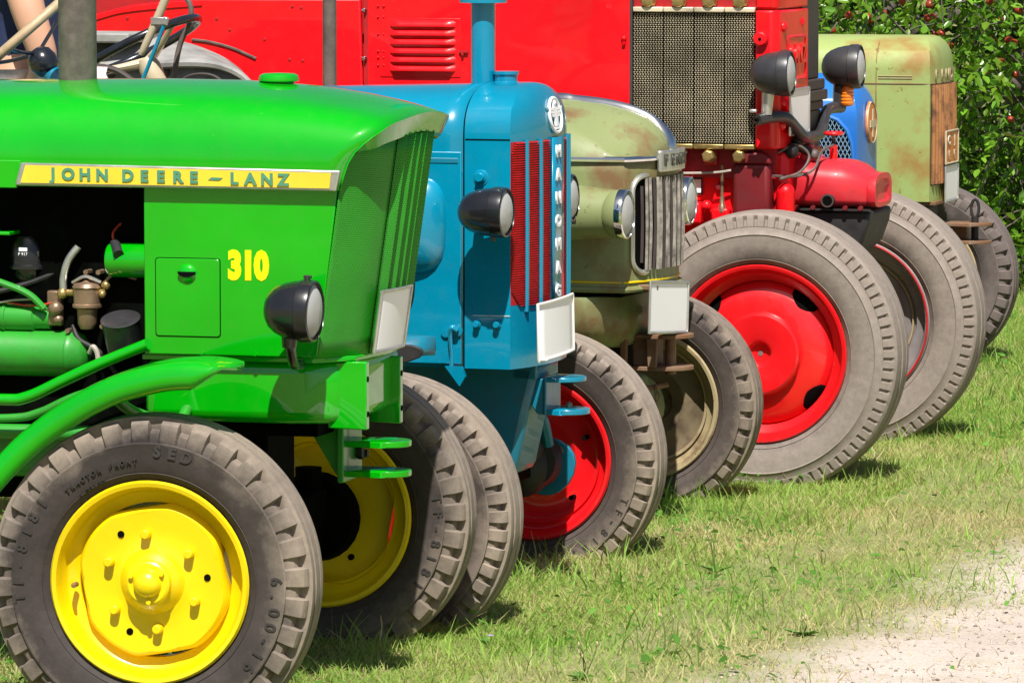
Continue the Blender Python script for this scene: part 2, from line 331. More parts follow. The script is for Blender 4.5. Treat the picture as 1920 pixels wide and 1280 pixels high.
def ringtext(s, r, y, size, a_c, step, parent, mat, name='tyre_lettering', bold=0.0, ext=0.0012, flip=False):
    """raised letters round a sidewall, on the -y face; a_c: centre angle in degrees (0 = front, 90 = top as seen from -y)"""
    m = None; bm = bmesh.new(); n = len(s)
    for i, ch in enumerate(s):
        if ch == ' ': continue
        a = a_c + (-(i - (n - 1) / 2) * step if not flip else (i - (n - 1) / 2) * step)
        me = textmesh(ch, size, ext, bold)
        T = SIDE @ Matrix.Rotation(R(a - (90 if not flip else -90)), 4, 'Z')
        me.transform(Matrix.Translation((r * math.cos(R(a)), y, r * math.sin(R(a)))) @ T); bm.from_mesh(me); bpy.data.meshes.remove(me)
    me = bpy.data.meshes.new(name); bm.to_mesh(me); bm.free(); return put(name, me, mat, parent, smooth=0)
def headlamp(parent, c, ax, r, depth, shell='black', ring='black', name='headlight', screw=True, label=None, stalk=None, ringw=0.12):
    """bowl shaped lamp looking along ax, centre of the front ring at c"""
    M = Vector(ax).normalized(); rr = [(0.006, -depth), (r * 0.22, -depth * 0.99), (r * 0.42, -depth * 0.95), (r * 0.62, -depth * 0.87), (r * 0.78, -depth * 0.75), (r * 0.90, -depth * 0.58), (r * 0.97, -depth * 0.38), (r * 1.0, -depth * 0.22), (r * 1.0, -depth * 0.2)]
    s = MB().lathe(rr, 40, c, M, cap=True).build('%s' % name, shell, parent, smooth=60, label=label)
    MB().lathe([(r * 1.0, -depth * 0.235), (r * 1.035, -depth * 0.22), (r * 1.035, -depth * 0.05), (r * 1.0, 0.004), (r * 0.93, 0.006), (r * 0.90, -0.002), (r * 0.90, -0.012)], 40, c, M, cap=False).build('lamp_ring', ring, s, smooth=40)
    MB().lathe([(r * 0.16, -depth * 0.62), (r * 0.5, -depth * 0.5), (r * 0.78, -depth * 0.28), (r * 0.92, -0.008)], 32, c, M, cap=False).build('reflector', 'reflector', s, smooth=60)
    MB().ball(Vector(c) - M * depth * 0.42, r * 0.13, 12, 8).build('bulb', 'white', s)
    MB().lathe([(r * 0.92, -0.004), (r * 0.7, 0.006), (r * 0.4, 0.012), (0.001, 0.014)], 32, c, M, cap=False).build('lens', 'glass', s, smooth=70)
    if screw:
        u = Vector((0, 0, 1)); b = Vector(c) - M * depth * 0.12 + u * r * 1.03
        MB().cyl(b, b + u * 0.008, 0.007, 0.006, 8).cyl(b + u * 0.006 - M * 0.008, b + u * 0.006 + M * 0.01, 0.0035, n=8).build('clamp_screw', 'blackm', s)
    return s
# ================================================================ nearest tractor: green with yellow wheels
T1 = empty('tractor', (-0.619, 11.699, 0), R(-15), 'glossy green tractor with yellow front wheels and a yellow name strip, nearest in the row', 'tractor', 'vintage tractors parked in a row')
def interp(x, xs, ys):
    return float(np.interp(x, xs, ys))
def hood_t1():
    half = [(0.300, 1.183), (0.3015, 1.215), (0.302, 1.245), (0.300, 1.275), (0.295, 1.300), (0.285, 1.325), (0.271, 1.347), (0.252, 1.366), (0.226, 1.381), (0.18, 1.3925), (0.11, 1.405), (0.05, 1.4125), (0.0, 1.4155)]
    xf = [0.322, 0.330, 0.341, 0.356, 0.374, 0.392, 0.407, 0.416, 0.424, 0.430, 0.434, 0.436, 0.437]
    prof = [(-y, z, x) for (y, z), x in zip(half, xf)] + [(y, z, x) for (y, z), x in list(zip(half, xf))[-2::-1]]
    st = [0, 0.12, 0.3, 0.45, 0.56, 0.64, 0.7, 0.75, 0.79, 0.83, 0.87, 0.9, 0.93, 0.96, 0.98, 1.0]
    def zt(x): return interp(x, [-1.6, -0.6, -0.2, 0.03, 0.186, 0.313, 0.38, 0.44], [1.395, 1.409, 1.4155, 1.413, 1.402, 1.383, 1.368, 1.345])
    def zz(x, z): return z if z < 1.25 else 1.25 + (z - 1.25) * (zt(x) - 1.25) / (1.4155 - 1.25)
    rows = []
    for s in st: rows.append([(lambda x: (x, y, zz(x, z)))(-1.6 + s * (x1 + 1.6)) for y, z, x1 in prof])
    MB().grid(rows).build('hood', 'jd', T1, smooth=60, solid=0.006)
    last = rows[-1]; n = len(last); inner = []; back = []
    for i, p in enumerate(last):
        t = abs(i - (n - 1) / 2) / ((n - 1) / 2); w = 0.042 if t < 0.62 else 0.042 - (t - 0.62) / 0.38 * 0.028
        a, b = Vector(last[max(i - 1, 0)]), Vector(last[min(i + 1, n - 1)]); tg = (b - a); nrm = Vector((0, tg.z, -tg.y)).normalized()
        q = Vector(p) + nrm * w + Vector((-0.012, 0, 0)); inner.append(q); back.append(q + Vector((-0.10, 0, 0.0)))
    rim = [Vector(p) + Vector((0.004, 0, 0)) for p in last]
    lip = MB(); lip.grid([last, rim, [Vector(a) * 0.15 + b * 0.85 for a, b in zip(rim, inner)], inner, back]); o = lip.build('hood_visor', 'jd', T1, smooth=50, solid=0.003)
hood_t1()
MB().prism([(-1.6, 1.178), (-1.6, 1.243), (-0.428, 1.241), (-0.438, 1.178)], -0.3055, -0.300).build('hood_side_rail', 'jd', T1, bevel=0.002)
MB().box(-1.6, -0.425, -0.3045, -0.300, 1.2415, 1.2455).build('hood_seam', 'hole', T1)
strip = MB().prism([(-0.440, 1.185), (-0.425, 1.236), (0.329, 1.228), (0.318, 1.182)], -0.314, -0.302).build('name_strip', 'alu', T1, bevel=0.003, label='long yellow strip with green letters and a bright metal edge')
MB().prism([(-0.425, 1.191), (-0.413, 1.231), (0.309, 1.2225), (0.305, 1.1885)], -0.3165, -0.312).build('strip_face', 'stripy', strip)
for x, ch in zip((-0.346, -0.310, -0.270, -0.229, -0.168, -0.129, -0.090, -0.050, -0.012, 0.083, 0.121, 0.160, 0.198), 'JOHNDEERELANZ'):
    sidetext('letter', ch, x, -0.3175, 1.2112 - (x + 0.35) * 0.0115, 0.036, 'letter', strip, bold=0.0016, sx=1.05, extrude=0.0015)
MB().prism([(0.022, 1.2035), (0.030, 1.2095), (0.056, 1.2085), (0.048, 1.2025)], -0.3180, -0.316).build('dash', 'letter', strip)
MB().lathe([(0.0, 0.0), (0.034, 0.0), (0.036, 0.006), (0.0455, 0.008), (0.0465, 0.013), (0.044, 0.021), (0.036, 0.0255), (0, 0.027)], 40, (0.088, 0, 1.4065), (0, 0, 1)).build('filler_cap', 'jd', T1, smooth=40)
# side door with hatch and number
door = MB().prism([(-0.14, 0.807), (-0.14, 1.20), (0.318, 1.20), (0.268, 0.807)], -0.291, -0.279).build('side_door', 'jd', T1, bevel=0.003)
MB().prism([(-0.14, 0.807), (-0.14, 1.20), (0.318, 1.20), (0.268, 0.807)], 0.279, 0.291).build('side_door', 'jd', T1, bevel=0.003)
def rrect(x0, x1, z0, z1, r, k=5):
    out = []
    for cx, cz, a0 in ((x1 - r, z1 - r, 0), (x0 + r, z1 - r, 90), (x0 + r, z0 + r, 180), (x1 - r, z0 + r, 270)):
        for i in range(k + 1): a = R(a0 + 90 * i / k); out.append((cx + r * math.cos(a), cz + r * math.sin(a)))
    return out
MB().prism(rrect(-0.1135, 0.0415, 0.8475, 1.0265, 0.008), -0.2916, -0.289).build('hatch_gap', 'hole', door)
hatch = MB().prism(rrect(-0.1115, 0.0395, 0.8495, 1.0245, 0.007), -0.2935, -0.289).build('hatch', 'jd', door, bevel=0.0012)
MB().lathe([(0.0225, 0), (0.02, 0.004), (0.013, 0.008), (0.0, 0.0095)], 28, (-0.036, -0.293, 0.9905), (0, -1, 0)).build('finger_dimple', 'jd', door, smooth=70)
MB().prism([(-0.036 + 0.021 * math.cos(R(a)), 0.9955 + 0.0125 * math.sin(R(a))) for a in range(180, 361, 15)], -0.3035, -0.2965).build('finger_slot', 'hole', door)
sidetext('door_number', '310', 0.1065, -0.2915, 1.0085, 0.084, 'decal', T1, bold=0.0055, sx=0.76, spacing=0.98, extrude=0.0006)
# pleated, pierced front grille
def gx(y, z):
    xs = 0.266 + (z - 0.806) * 0.143; u = abs(y) / 0.29; x = xs + 0.085 * (1 - min(1, u) ** 2.5)
    if abs(y) < 0.135:
        p = (y + 0.135) / 0.045; fr = p % 1.0; x += 0.024 * (fr / 0.62 if fr < 0.62 else (1 - fr) / 0.38) - 0.012
    return x
ys = sorted(set([round(-0.29 + 0.58 * i / 80, 5) for i in range(81)] + [round(-0.135 + 0.045 * (i + d), 5) for i in range(6) for d in (0.0, 0.001, 0.62, 0.999)]))
g = MB(); zs = [0.806 + (1.30 - 0.806) * i / 12 for i in range(13)]
g.grid([[(gx(y, z), y, z) for y in ys] for z in zs])
arc = [0.0]
for a, b in zip(ys, ys[1:]): arc.append(arc[-1] + math.hypot(b - a, gx(b, 1) - gx(a, 1)))
g.uv = [(arc[i] , z) for z in zs for i in range(len(ys))]
g.build('front_grille', 'jdperf', T1, smooth=25, solid=0.002)
for y in (-0.135, 0.135):
    MB().grid([[(gx(y, z) + 0.003, y - 0.002, z), (gx(y, z) + 0.003, y + 0.002, z)] for z in zs]).build('grille_seam', 'hole', T1, solid=0.001)
MB().box(-1.5, 0.24, -0.20, 0.20, 0.62, 1.30).build('radiator_core', 'dark', T1)
# number plate bent round the grille foot
rows = []
for i in range(11):
    y = -0.150 + 0.19 * i / 10
    rows.append([(0.266 + (z - 0.806) * 0.143 + 0.085 * (1 - (abs(y) / 0.29) ** 2.5) + 0.020, y, z) for z in (0.810, 0.816, 0.942, 0.948)])
p1 = MB().grid(rows).build('number_plate', 'plate', T1, solid=0.003, smooth=50)
def platerim(par, rows, r=0.0035, mat='alu'):
    loop = [Vector(q) for q in rows[0]] + [Vector(q[-1]) for q in rows[1:-1]] + [Vector(q) for q in rows[-1][::-1]] + [Vector(q[0]) for q in rows[-2:0:-1]]
    MB().tube([q + Vector((0.002, 0, 0)) for q in loop], r, 8, False, closed=True).build('plate_edge', mat, par)
platerim(p1, rows)
# lamps
for s in (-1, 1):
    l = headlamp(T1, (0.297 if s < 0 else 0.285, (0.415 if s < 0 else 0.36) * s, 0.922), (1, 0.02 * s, -0.02), 0.068, 0.112)
    MB().tube([(0.24, 0.41 * s, 0.87), (0.24, 0.40 * s, 0.835), (0.235, 0.36 * s, 0.80), (0.225, 0.28 * s, 0.79)], 0.012, 10).build('lamp_stalk', 'black', l)
    MB().cyl((0.24, 0.41 * s, 0.89), (0.24, 0.41 * s, 0.84), 0.02, 0.016, 14).build('lamp_foot', 'black', l)
# bolster casting with flanges
o = MB().prism([(-0.155, -0.262), (0.20, -0.262), (0.285, -0.235), (0.318, -0.19), (0.322, 0.19), (0.285, 0.235), (0.20, 0.262), (-0.155, 0.262)], 0.652, 0.796, 'xy')
cb = o.build('front_bolster', 'jd', T1, bevel=0.03, seg=4)
MB().prism([(-0.15, -0.28), (0.255, -0.28), (0.33, -0.20), (0.352, 0.0), (0.33, 0.2), (0.255, 0.28), (-0.15, 0.28)], 0.794, 0.806, 'xy').build('bolster_lip', 'jd', cb, bevel=0.002)
for y, x1, zt, zb in ((-0.205, 0.360, 0.794, 0.640), (0.125, 0.343, 0.778, 0.622)):
    fl = MB().prism([(0.27, zb + 0.002), (0.27, zt - 0.004), (x1 - 0.03, zt), (x1, zt), (x1, zb), ], y - 0.012, y + 0.012).build('flange', 'jd', cb, bevel=0.003)
    for z in (zt - 0.04, zb + 0.035): MB().cyl((x1 - 0.002, y, z), (x1 + 0.001, y, z), 0.007, n=12).build('bolt_hole', 'hole', cb)
MB().prism([(0.17, 0.64), (0.27, 0.655), (0.27, 0.52), (0.245, 0.52)], -0.075, -0.055).build('tow_rib', 'jdold', T1, bevel=0.002)
tow = MB().box(0.255, 0.27, -0.10, 0.05, 0.505, 0.645).build('tow_bracket', 'jdold', T1, bevel=0.003)
def tongue(z, par, mat, x0=0.262, x1=0.411, y=-0.035, w=0.055, t=0.014):
    pl = [(x0, y - w), (x1 - w, y - w)] + [(x1 - w + w * math.cos(R(a)), y + w * math.sin(R(a))) for a in range(-90, 91, 15)] + [(x1 - w, y + w), (x0, y + w)]
    return MB().prism(pl, z - t / 2, z + t / 2, 'xy').build('tow_tongue', mat, par, bevel=0.002)
tongue(0.593, tow, 'jd'); tongue(0.525, tow, 'jd')
MB().cyl((0.272, 0.01, 0.565), (0.285, 0.01, 0.565), 0.017, n=6).cyl((0.268, 0.03, 0.56), (0.29, 0.03, 0.56), 0.009, n=10).build('bolt', 'blackm', tow)
# axle
MB().box(-0.05, 0.05, -0.50, 0.50, 0.33, 0.42).box(-0.07, 0.09, -0.11, 0.11, 0.38, 0.66).build('front_axle', 'dark', T1, bevel=0.01)
for s in (-1, 1):
    k = MB().cyl((0, 0.50 * s, 0.24), (0, 0.50 * s, 0.47), 0.032).cyl((0, 0.5 * s, 0.343), (0, (0.62 if s < 0 else 0.65) * s, 0.343), 0.045).build('steering_knuckle', 'dark', T1)
MB().lathe([(0.06, -0.05), (0.10, -0.045), (0.11, 0.0), (0.07, 0.02)], 24, (0, 0.57, 0.343), (0, 1, 0)).build('brake_drum', 'dark', T1)
# yellow wheel discs
def disc_t1():
    m = MB(); n = 96
    prof = [(0.1775, 0.020), (0.1745, -0.008), (0.1730, -0.024), (0.1695, -0.034), (0.1635, -0.0395), (0.155, -0.0395), (0.12, -0.036), (0.087, -0.036), (0.083, -0.037), (0.073, -0.039), (0.066, -0.047), (0.0595, -0.056), (0.051, -0.061), (0.0495, -0.063), (0.0485, -0.078), (0.044, -0.081), (0.033, -0.081), (0.031, -0.083), (0.029, -0.091), (0.022, -0.099), (0.011, -0.104), (0.0, -0.105)]
    rings = []
    for i, (r, y) in enumerate(prof):
        ring = []
        for j in range(n):
            a = 2 * math.pi * j / n; k = 0
            if i < 5:
                d = min(abs(((math.degrees(a) - c + 180) % 360) - 180) for c in (10, 100, 190, 280))
                k = max(0, 1 - (d / 24) ** 2) ** 1.2 * 0.0115 * (1.2 if i < 2 else 1)
            ring.append(((r - k) * math.cos(a), y, (r - k) * math.sin(a)))
        rings.append(ring)
    return m.rings(rings, False, True)
MAT['rub1'] = rubber('dusty_rubber', 0.36, 0.2225, lo=0.80, amt=0.9, dark=(0.040, 0.032, 0.030), dust=(0.31, 0.26, 0.235))
MAT['rubtxt'] = plain('rubber_relief', (0.034, 0.028, 0.027), 0.6)
t1m = tyre_mesh(0.362, 0.2225, 0.155, 32, 0.56, 0.020, 0.072, ph=0.5)
ob = t1m.build('tyre', 'rub1', T1, fix=True); ty1 = ob.data; bpy.data.objects.remove(ob)
for s in (-1, 1):
    w = wheel(T1, (0, (0.62 if s < 0 else 0.65) * s, 0.343), s, 4.0, 0.362, 0.2225, 0.155, (ty1, 'rub1'), 'jdy', disc_t1(), 'jdy', label='yellow wheel with domed hub' if s < 0 else 'yellow wheel seen from inside, in shade')
    for k in range(6):
        a = R(97 - 60 * k); c = (0.105 * math.cos(a), -0.037, 0.105 * math.sin(a))
        MB().cyl(c, (c[0], -0.058, c[2]), 0.0115, 0.010, 14).build('wheel_bolt', 'jdy', w, bevel=0.002)
    for a in (125, 5, -115): MB().cyl((0.124 * math.cos(R(a)), -0.0385, 0.124 * math.sin(R(a))), (0.124 * math.cos(R(a)), -0.030, 0.124 * math.sin(R(a))), 0.0078, n=16).build('wheel_hole', 'hole', w)
    for a in (35, 155, 275): MB().cyl((0.040 * math.cos(R(a)), -0.079, 0.040 * math.sin(R(a))), (0.040 * math.cos(R(a)), -0.089, 0.040 * math.sin(R(a))), 0.0055, n=8).build('hub_screw', 'jdy', w)
    MB().tube([(-0.175, -0.03, -0.012), (-0.176, -0.05, -0.012), (-0.170, -0.066, -0.012)], [0.006, 0.006, 0.004], 10).build('tyre_valve', 'bronze', w)
    k = w if s < 0 else None
    y = -0.0785
    if s < 0:
        ringtext('TF-8181', 0.292, y, 0.034, 166, 7.2, w, 'rubtxt', bold=0.0008)
        ringtext('6.00-16', 0.287, y, 0.036, -18, 6.8, w, 'rubtxt', bold=0.0008)
        ringtext('TRACTOR FRONT', 0.268, y + 0.0005, 0.014, 114, 3.0, w, 'rubtxt', bold=0.0004)
        ringtext('4 NYLON', 0.246, y + 0.0035, 0.010, 121, 2.4, w, 'rubtxt')
        ringtext('SED', 0.290, y, 0.034, 79, 6.6, w, 'rubtxt', bold=0.002)
        MB().lathe([(0.0145, 0), (0.0165, 0.0015), (0.0165, 0)], 24, (0.287 * math.cos(R(209)), y + 0.003, 0.287 * math.sin(R(209))), (0, -1, 0), cap=False).build('tyre_mark', 'rubtxt', w)
    else:
        q = ringtext('TF-8181', 0.292, y, 0.034, -12, 7.2, w, 'rubtxt', bold=0.0008); q.rotation_euler = (0, 0, math.pi)
# mudguard over the near wheel
arcp = catmull([(-0.62, 0, 0.22), (-0.50, 0, 0.40), (-0.40, 0, 0.545), (-0.30, 0, 0.652), (-0.20, 0, 0.727), (-0.09, 0, 0.787), (0.02, 0, 0.820), (0.10, 0, 0.830), (0.165, 0, 0.825), (0.20, 0, 0.816)], 6)
rows = []
for i, p in enumerate(arcp):
    a, b = arcp[max(i - 1, 0)], arcp[min(i + 1, len(arcp) - 1)]; t = (b - a).normalized(); nn = Vector((-t.z, 0, t.x))
    q = i / (len(arcp) - 1); e = max(0, (q - 0.86) / 0.14); e2 = max(0, (q - 0.80) / 0.12); e2 = min(1, e2); k = 1 - e ** 2.5 * 0.93
    yc = -0.625; row = []
    for y, h in ((-0.712, -0.060), (-0.717, -0.036), (-0.714, -0.014), (-0.704, -0.004), (-0.685, 0.001), (-0.62, 0.004), (-0.56, 0.0), (-0.54, -0.004), (-0.534, -0.02)):
        hh = h * (1 - 0.85 * e2) if h < -0.005 else h
        row.append(p + nn * hh + Vector((0, yc + (y - yc) * k, 0)))
    rows.append(row)
MB().grid(rows).build('mudguard', 'jd', T1, smooth=60, solid=0.003)
MB().tube([(-0.12, -0.60, 0.76), (-0.10, -0.5, 0.70), (-0.05, -0.35, 0.66), (-0.05, -0.26, 0.68)], 0.013, 10).build('mudguard_stay', 'jdold', T1)
# exhaust
ex = MB().lathe([(0.0, 0), (0.0445, 0), (0.0435, 0.9), (0.040, 0.9), (0.0, 0.89)], 32, (-0.40, 0, 1.405), (0, 0, 1)).build('exhaust_pipe', 'pipe', T1, smooth=40)
# engine bay
eb = MB().box(-1.5, -0.15, -0.12, 0.12, 0.45, 1.16).box(-1.5, -0.15, -0.05, 0.05, 1.1, 1.25).build('engine_block', 'dark', T1, bevel=0.01)
def ax(parent, name, prof, o, mat, axis=(1, 0, 0), n=36): return MB().lathe(prof, n, o, axis).build(name, mat, parent, smooth=40)
mf = ax(T1, 'muffler', [(0.0, 0), (0.052, 0), (0.0525, 0.10), (0.054, 0.102), (0.054, 0.106), (0.053, 0.108), (0.053, 0.63), (0.055, 0.632), (0.055, 0.64), (0.052, 0.644), (0.045, 0.664), (0.028, 0.676), (0, 0.68)], (-0.98, -0.20, 0.795), 'jdold')
MB().tube([(-0.297, -0.22, 0.80), (-0.285, -0.23, 0.815), (-0.275, -0.23, 0.80), (-0.272, -0.23, 0.77)], 0.006, 8).build('clip', 'wireg', mf)
st = ax(T1, 'starter_motor', [(0.0, 0), (0.031, 0), (0.031, 0.47), (0.0335, 0.472), (0.0335, 0.478), (0.031, 0.48), (0.031, 0.545), (0.026, 0.55), (0.025, 0.585), (0, 0.587)], (-0.98, -0.20, 0.875), 'jdold')
MB().tube([(-0.52, -0.22, 0.91), (-0.47, -0.23, 0.918), (-0.42, -0.23, 0.918), (-0.40, -0.225, 0.895)], 0.0025, 6).build('cable', 'wireg', st)
MB().tube([(-0.50, -0.22, 0.912), (-0.44, -0.225, 0.905), (-0.39, -0.22, 0.912), (-0.37, -0.2, 0.93)], 0.0025, 6).build('cable', 'wire', st)
MB().box(-0.40, -0.365, -0.22, -0.16, 0.86, 0.94).ball((-0.375, -0.225, 0.90), 0.018).ball((-0.37, -0.225, 0.875), 0.012).build('solenoid', 'bronze', T1, bevel=0.004)
cb2 = ax(T1, 'fuel_filter', [(0, 0), (0.016, 0.0), (0.022, 0.012), (0.024, 0.045), (0.034, 0.05), (0.034, 0.056), (0.031, 0.058), (0.031, 0.092), (0.034, 0.095), (0.030, 0.103), (0.012, 0.107), (0.008, 0.112), (0, 0.113)], (-0.300, -0.225, 0.855), 'bronze', (0, 0, 1))
MB().cyl((-0.36, -0.225, 0.936), (-0.255, -0.225, 0.940), 0.008, n=10).ball((-0.255, -0.225, 0.955), 0.011).ball((-0.262, -0.23, 0.935), 0.009).build('fuel_union', 'brass', cb2)
MB().tube([(-0.357, -0.225, 0.935), (-0.357, -0.225, 0.97), (-0.345, -0.225, 1.01), (-0.322, -0.22, 1.042)], 0.009, 10).build('braided_hose', 'alu', cb2)
MB().ball((-0.358, -0.228, 0.935), 0.013).build('hose_union', 'brass', cb2)
ge = ax(T1, 'generator', [(0, 0), (0.036, 0), (0.040, 0.006), (0.040, 0.2), (0, 0.2)], (-0.249, -0.215, 1.013), 'jd')
MB().cyl((-0.232, -0.225, 1.052), (-0.212, -0.258, 1.028), 0.012).build('terminal_boot', 'charcoal', ge)
MB().tube([(-0.232, -0.225, 1.05), (-0.238, -0.22, 1.075), (-0.22, -0.19, 1.10), (-0.18, -0.17, 1.112), (-0.13, -0.16, 1.11)], 0.003, 6).build('cable', 'wire', ge)
ax(T1, 'oil_bath_cup', [(0, 0), (0.040, 0.0), (0.044, 0.07), (0.046, 0.078), (0.042, 0.080), (0.0, 0.074)], (-0.210, -0.225, 0.81), 'charcoal', (0.0, -0.38, 0.93))
for x in (-0.57, -0.458):
    ax(T1, 'cylinder_filter', [(0, 0), (0.012, 0), (0.03, 0.02), (0.036, 0.03), (0.036, 0.045), (0.048, 0.047), (0.048, 0.054), (0.044, 0.058), (0.0435, 0.085), (0.040, 0.105), (0.03, 0.122), (0, 0.13)], (x, -0.175, 0.94), 'black', (0, 0, 1))
sidetext('filter_print', 'P 917', -0.457, -0.2195, 1.022, 0.010, 'plate', T1, extrude=0.0003)
MB().box(-0.466, -0.446, -0.2205, -0.2185, 1.029, 1.037).build('filter_label', 'plate', T1)
MB().box(-0.80, -0.47, -0.27, -0.15, 1.068, 1.076).build('heat_shield', 'jd', T1, bevel=0.002)
MB().tube([(-0.75, -0.30, 0.700), (-0.49, -0.30, 0.696), (-0.42, -0.30, 0.703), (-0.33, -0.30, 0.744), (-0.24, -0.30, 0.785), (-0.13, -0.30, 0.830)], 0.0135, 12).build('brake_tube', 'jd', T1)
MB().tube([(-0.75, -0.22, 0.640), (-0.50, -0.22, 0.645), (-0.42, -0.22, 0.66), (-0.33, -0.22, 0.70), (-0.2, -0.2, 0.74)], 0.010, 10).build('brake_tube', 'jdold', T1)
MB().cyl((-0.9, -0.22, 0.615), (-0.28, -0.22, 0.615), 0.018).build('steering_rod', 'jdold', T1)
MB().prism([(-0.36, 0.86), (-0.30, 0.935), (-0.29, 0.935), (-0.315, 0.86)], -0.15, -0.14).build('engine_web', 'jd', T1)
MB().box(-1.6, 0.0, -0.14, 0.14, 0.50, 0.66).build('gearbox_frame', 'jdold', T1, bevel=0.02)

# more engine clutter behind the tubes
random.seed(3)
for i in range(5):
    x = -0.56 + 0.085 * i
    MB().tube([(x, -0.13, 1.10), (x + 0.01, -0.19, 1.12), (x + 0.03, -0.19, 1.07), (x + 0.05, -0.15, 0.99)], 0.0035, 6).build('injector_line', 'pipe', T1)
    MB().cyl((x + 0.03, -0.11, 1.135), (x + 0.03, -0.14, 1.135), 0.012, n=6).build('head_bolt', 'blackm', T1)
MB().box(-0.9, -0.17, -0.16, -0.11, 1.085, 1.12).box(-0.9, -0.17, -0.15, -0.11, 0.955, 0.97).build('cylinder_head_rail', 'jdold', T1, bevel=0.006)
for x in (-0.50, -0.36, -0.24): MB().cyl((x, -0.12, 1.02), (x, -0.155, 1.02), 0.026, 0.02, 18).build('core_plug', 'blackm', T1, bevel=0.003)
MB().tube([(-0.70, -0.21, 0.925), (-0.55, -0.215, 0.93), (-0.45, -0.20, 0.955), (-0.37, -0.19, 0.985), (-0.30, -0.17, 1.0), (-0.2, -0.16, 0.99)], 0.007, 8).build('oil_pipe', 'blackm', T1)
MB().tube([(-0.34, -0.21, 0.86), (-0.32, -0.225, 0.83), (-0.27, -0.22, 0.80), (-0.23, -0.20, 0.74)], 0.006, 8).build('fuel_hose', 'blackm', T1)
MB().tube([(-0.26, -0.225, 0.955), (-0.245, -0.225, 0.975), (-0.225, -0.215, 0.98), (-0.19, -0.20, 0.97)], 0.004, 6).build('fuel_hose', 'bronze', T1)
MB().prism([(-0.255, 0.74), (-0.245, 0.86), (-0.225, 0.86), (-0.22, 0.74)], -0.17, -0.16).build('engine_web', 'jd', T1)
for x, z in ((-0.30, 0.985), (-0.27, 0.985), (-0.345, 0.85), (-0.262, 0.862)): MB().cyl((x, -0.20, z), (x, -0.235, z), 0.006, n=6).build('hex_nut', 'bronze', T1)
for i in range(4): MB().cyl((-0.128 + 0.125 * i, -0.288, 0.813), (-0.128 + 0.125 * i, -0.2935, 0.813), 0.005, n=10).build('door_screw', 'jd', T1)

ax(T1, 'water_pump', [(0, 0), (0.055, 0), (0.058, 0.03), (0.04, 0.05), (0.02, 0.055), (0, 0.056)], (-0.235, -0.13, 1.06), 'jdold', (0, -1, 0))
MB().tube([(-0.62, -0.24, 1.00), (-0.52, -0.245, 0.965), (-0.44, -0.24, 0.935), (-0.40, -0.235, 0.90)], 0.008, 8).build('fuel_pipe', 'jdold', T1)
MB().box(-0.62, -0.53, -0.25, -0.18, 0.925, 0.985).box(-0.61, -0.54, -0.252, -0.2, 0.985, 0.995).build('injection_pump', 'jdold', T1, bevel=0.006)
for i in range(4): MB().cyl((-0.605 + 0.02 * i, -0.22, 0.995), (-0.605 + 0.02 * i, -0.22, 1.02), 0.006, n=6).build('pump_union', 'bronze', T1)
MB().tube([(-0.335, -0.225, 0.96), (-0.30, -0.235, 0.975), (-0.265, -0.23, 0.962)], 0.004, 6).build('bail_wire', 'alu', T1)
# ================================================================ second tractor: blue with red front mesh
T2 = empty('tractor', (-0.123, 13.3, 0), R(-17), 'bright blue tractor with red front mesh and red wheels, behind the nearest green one', 'tractor', 'vintage tractors parked in a row')
def nose_rows(x0, xs, d, p, hw, zlow, ztop, zsplit, xtop, tpow=2.6, wpow=2.4, n=40, nz=10, nt=14, zs=None, rec=0.04):
    """rounded tractor nose: vertical bowed front up to zsplit, domed above"""
    rows = []
    us = [-1 + 2 * i / n for i in range(n + 1)]
    for z in (zs or [zlow + (zsplit - zlow) * i / nz for i in range(nz)]):
        rows.append([(x0, -hw, z)] + [(xs + d * (1 - abs(u) ** p), hw * u, z) for u in us] + [(x0, hw, z)])
    for i in range(nt + 1):
        t = math.sin(math.pi / 2 * i / nt); z = zsplit + (ztop - zsplit) * t; k = max(0, 1 - t ** tpow) ** (1 / wpow); w = hw * max(k, 0.002)
        xf = xs - rec * (1 - k); dd = d * k + 0.02 * (1 - k)
        rows.append([(x0, -w, z)] + [(xf + dd * (1 - abs(u) ** p), w * u, z) for u in us] + [(x0, w, z)])
    return rows
rows = nose_rows(0.078, 0.200, 0.046, 2.3, 0.25, 0.63, 1.357, 1.218, 0.19)
nose = MB().grid(rows).build('nose_cowl', 'hano', T2, smooth=50)
def half_sec(hw, zsplit, ztop, zlow, tpow=2.6, wpow=2.4, nt=12):
    h = [(hw, zlow), (hw, zsplit - 0.03)]
    for i in range(nt + 1):
        t = math.sin(math.pi / 2 * i / nt); h.append((hw * max(0, 1 - t ** tpow) ** (1 / wpow), zsplit + (ztop - zsplit) * t))
    return [(-y, z) for y, z in h] + [(y, z) for y, z in h[-2::-1]]
sec = half_sec(0.248, 1.215, 1.352, 0.63)
rows = []
for x, k in ((-1.05, 0.955), (-0.6, 0.975), (-0.2, 0.99), (0.02, 0.998), (0.0735, 1.0)): rows.append([(x, y, 0.63 + (z - 0.63) * (1 if z < 1.0 else 1 - (1 - k) * (z - 1.0) / 0.35 * 1.0)) for y, z in sec])
MB().grid(rows).build('hood', 'hano', T2, smooth=50, solid=0.004)
MB().grid([[(x, y * 0.988, 0.63 + (z - 0.63) * 0.994) for y, z in sec] for x in (0.070, 0.0785)]).build('hood_seam', 'hole', T2)
MB().box(-1.05, 0.070, -0.2535, -0.246, 0.64, 1.186).build('side_panel', 'hano', T2, bevel=0.0025)
MB().box(-0.9, 0.062, -0.2555, -0.252, 1.156, 1.170).build('panel_groove', 'hanod', T2, bevel=0.002)
MB().box(0.08, 0.20, -0.2512, -0.2505, 1.2165, 1.2195).build('cowl_seam', 'hole', nose)
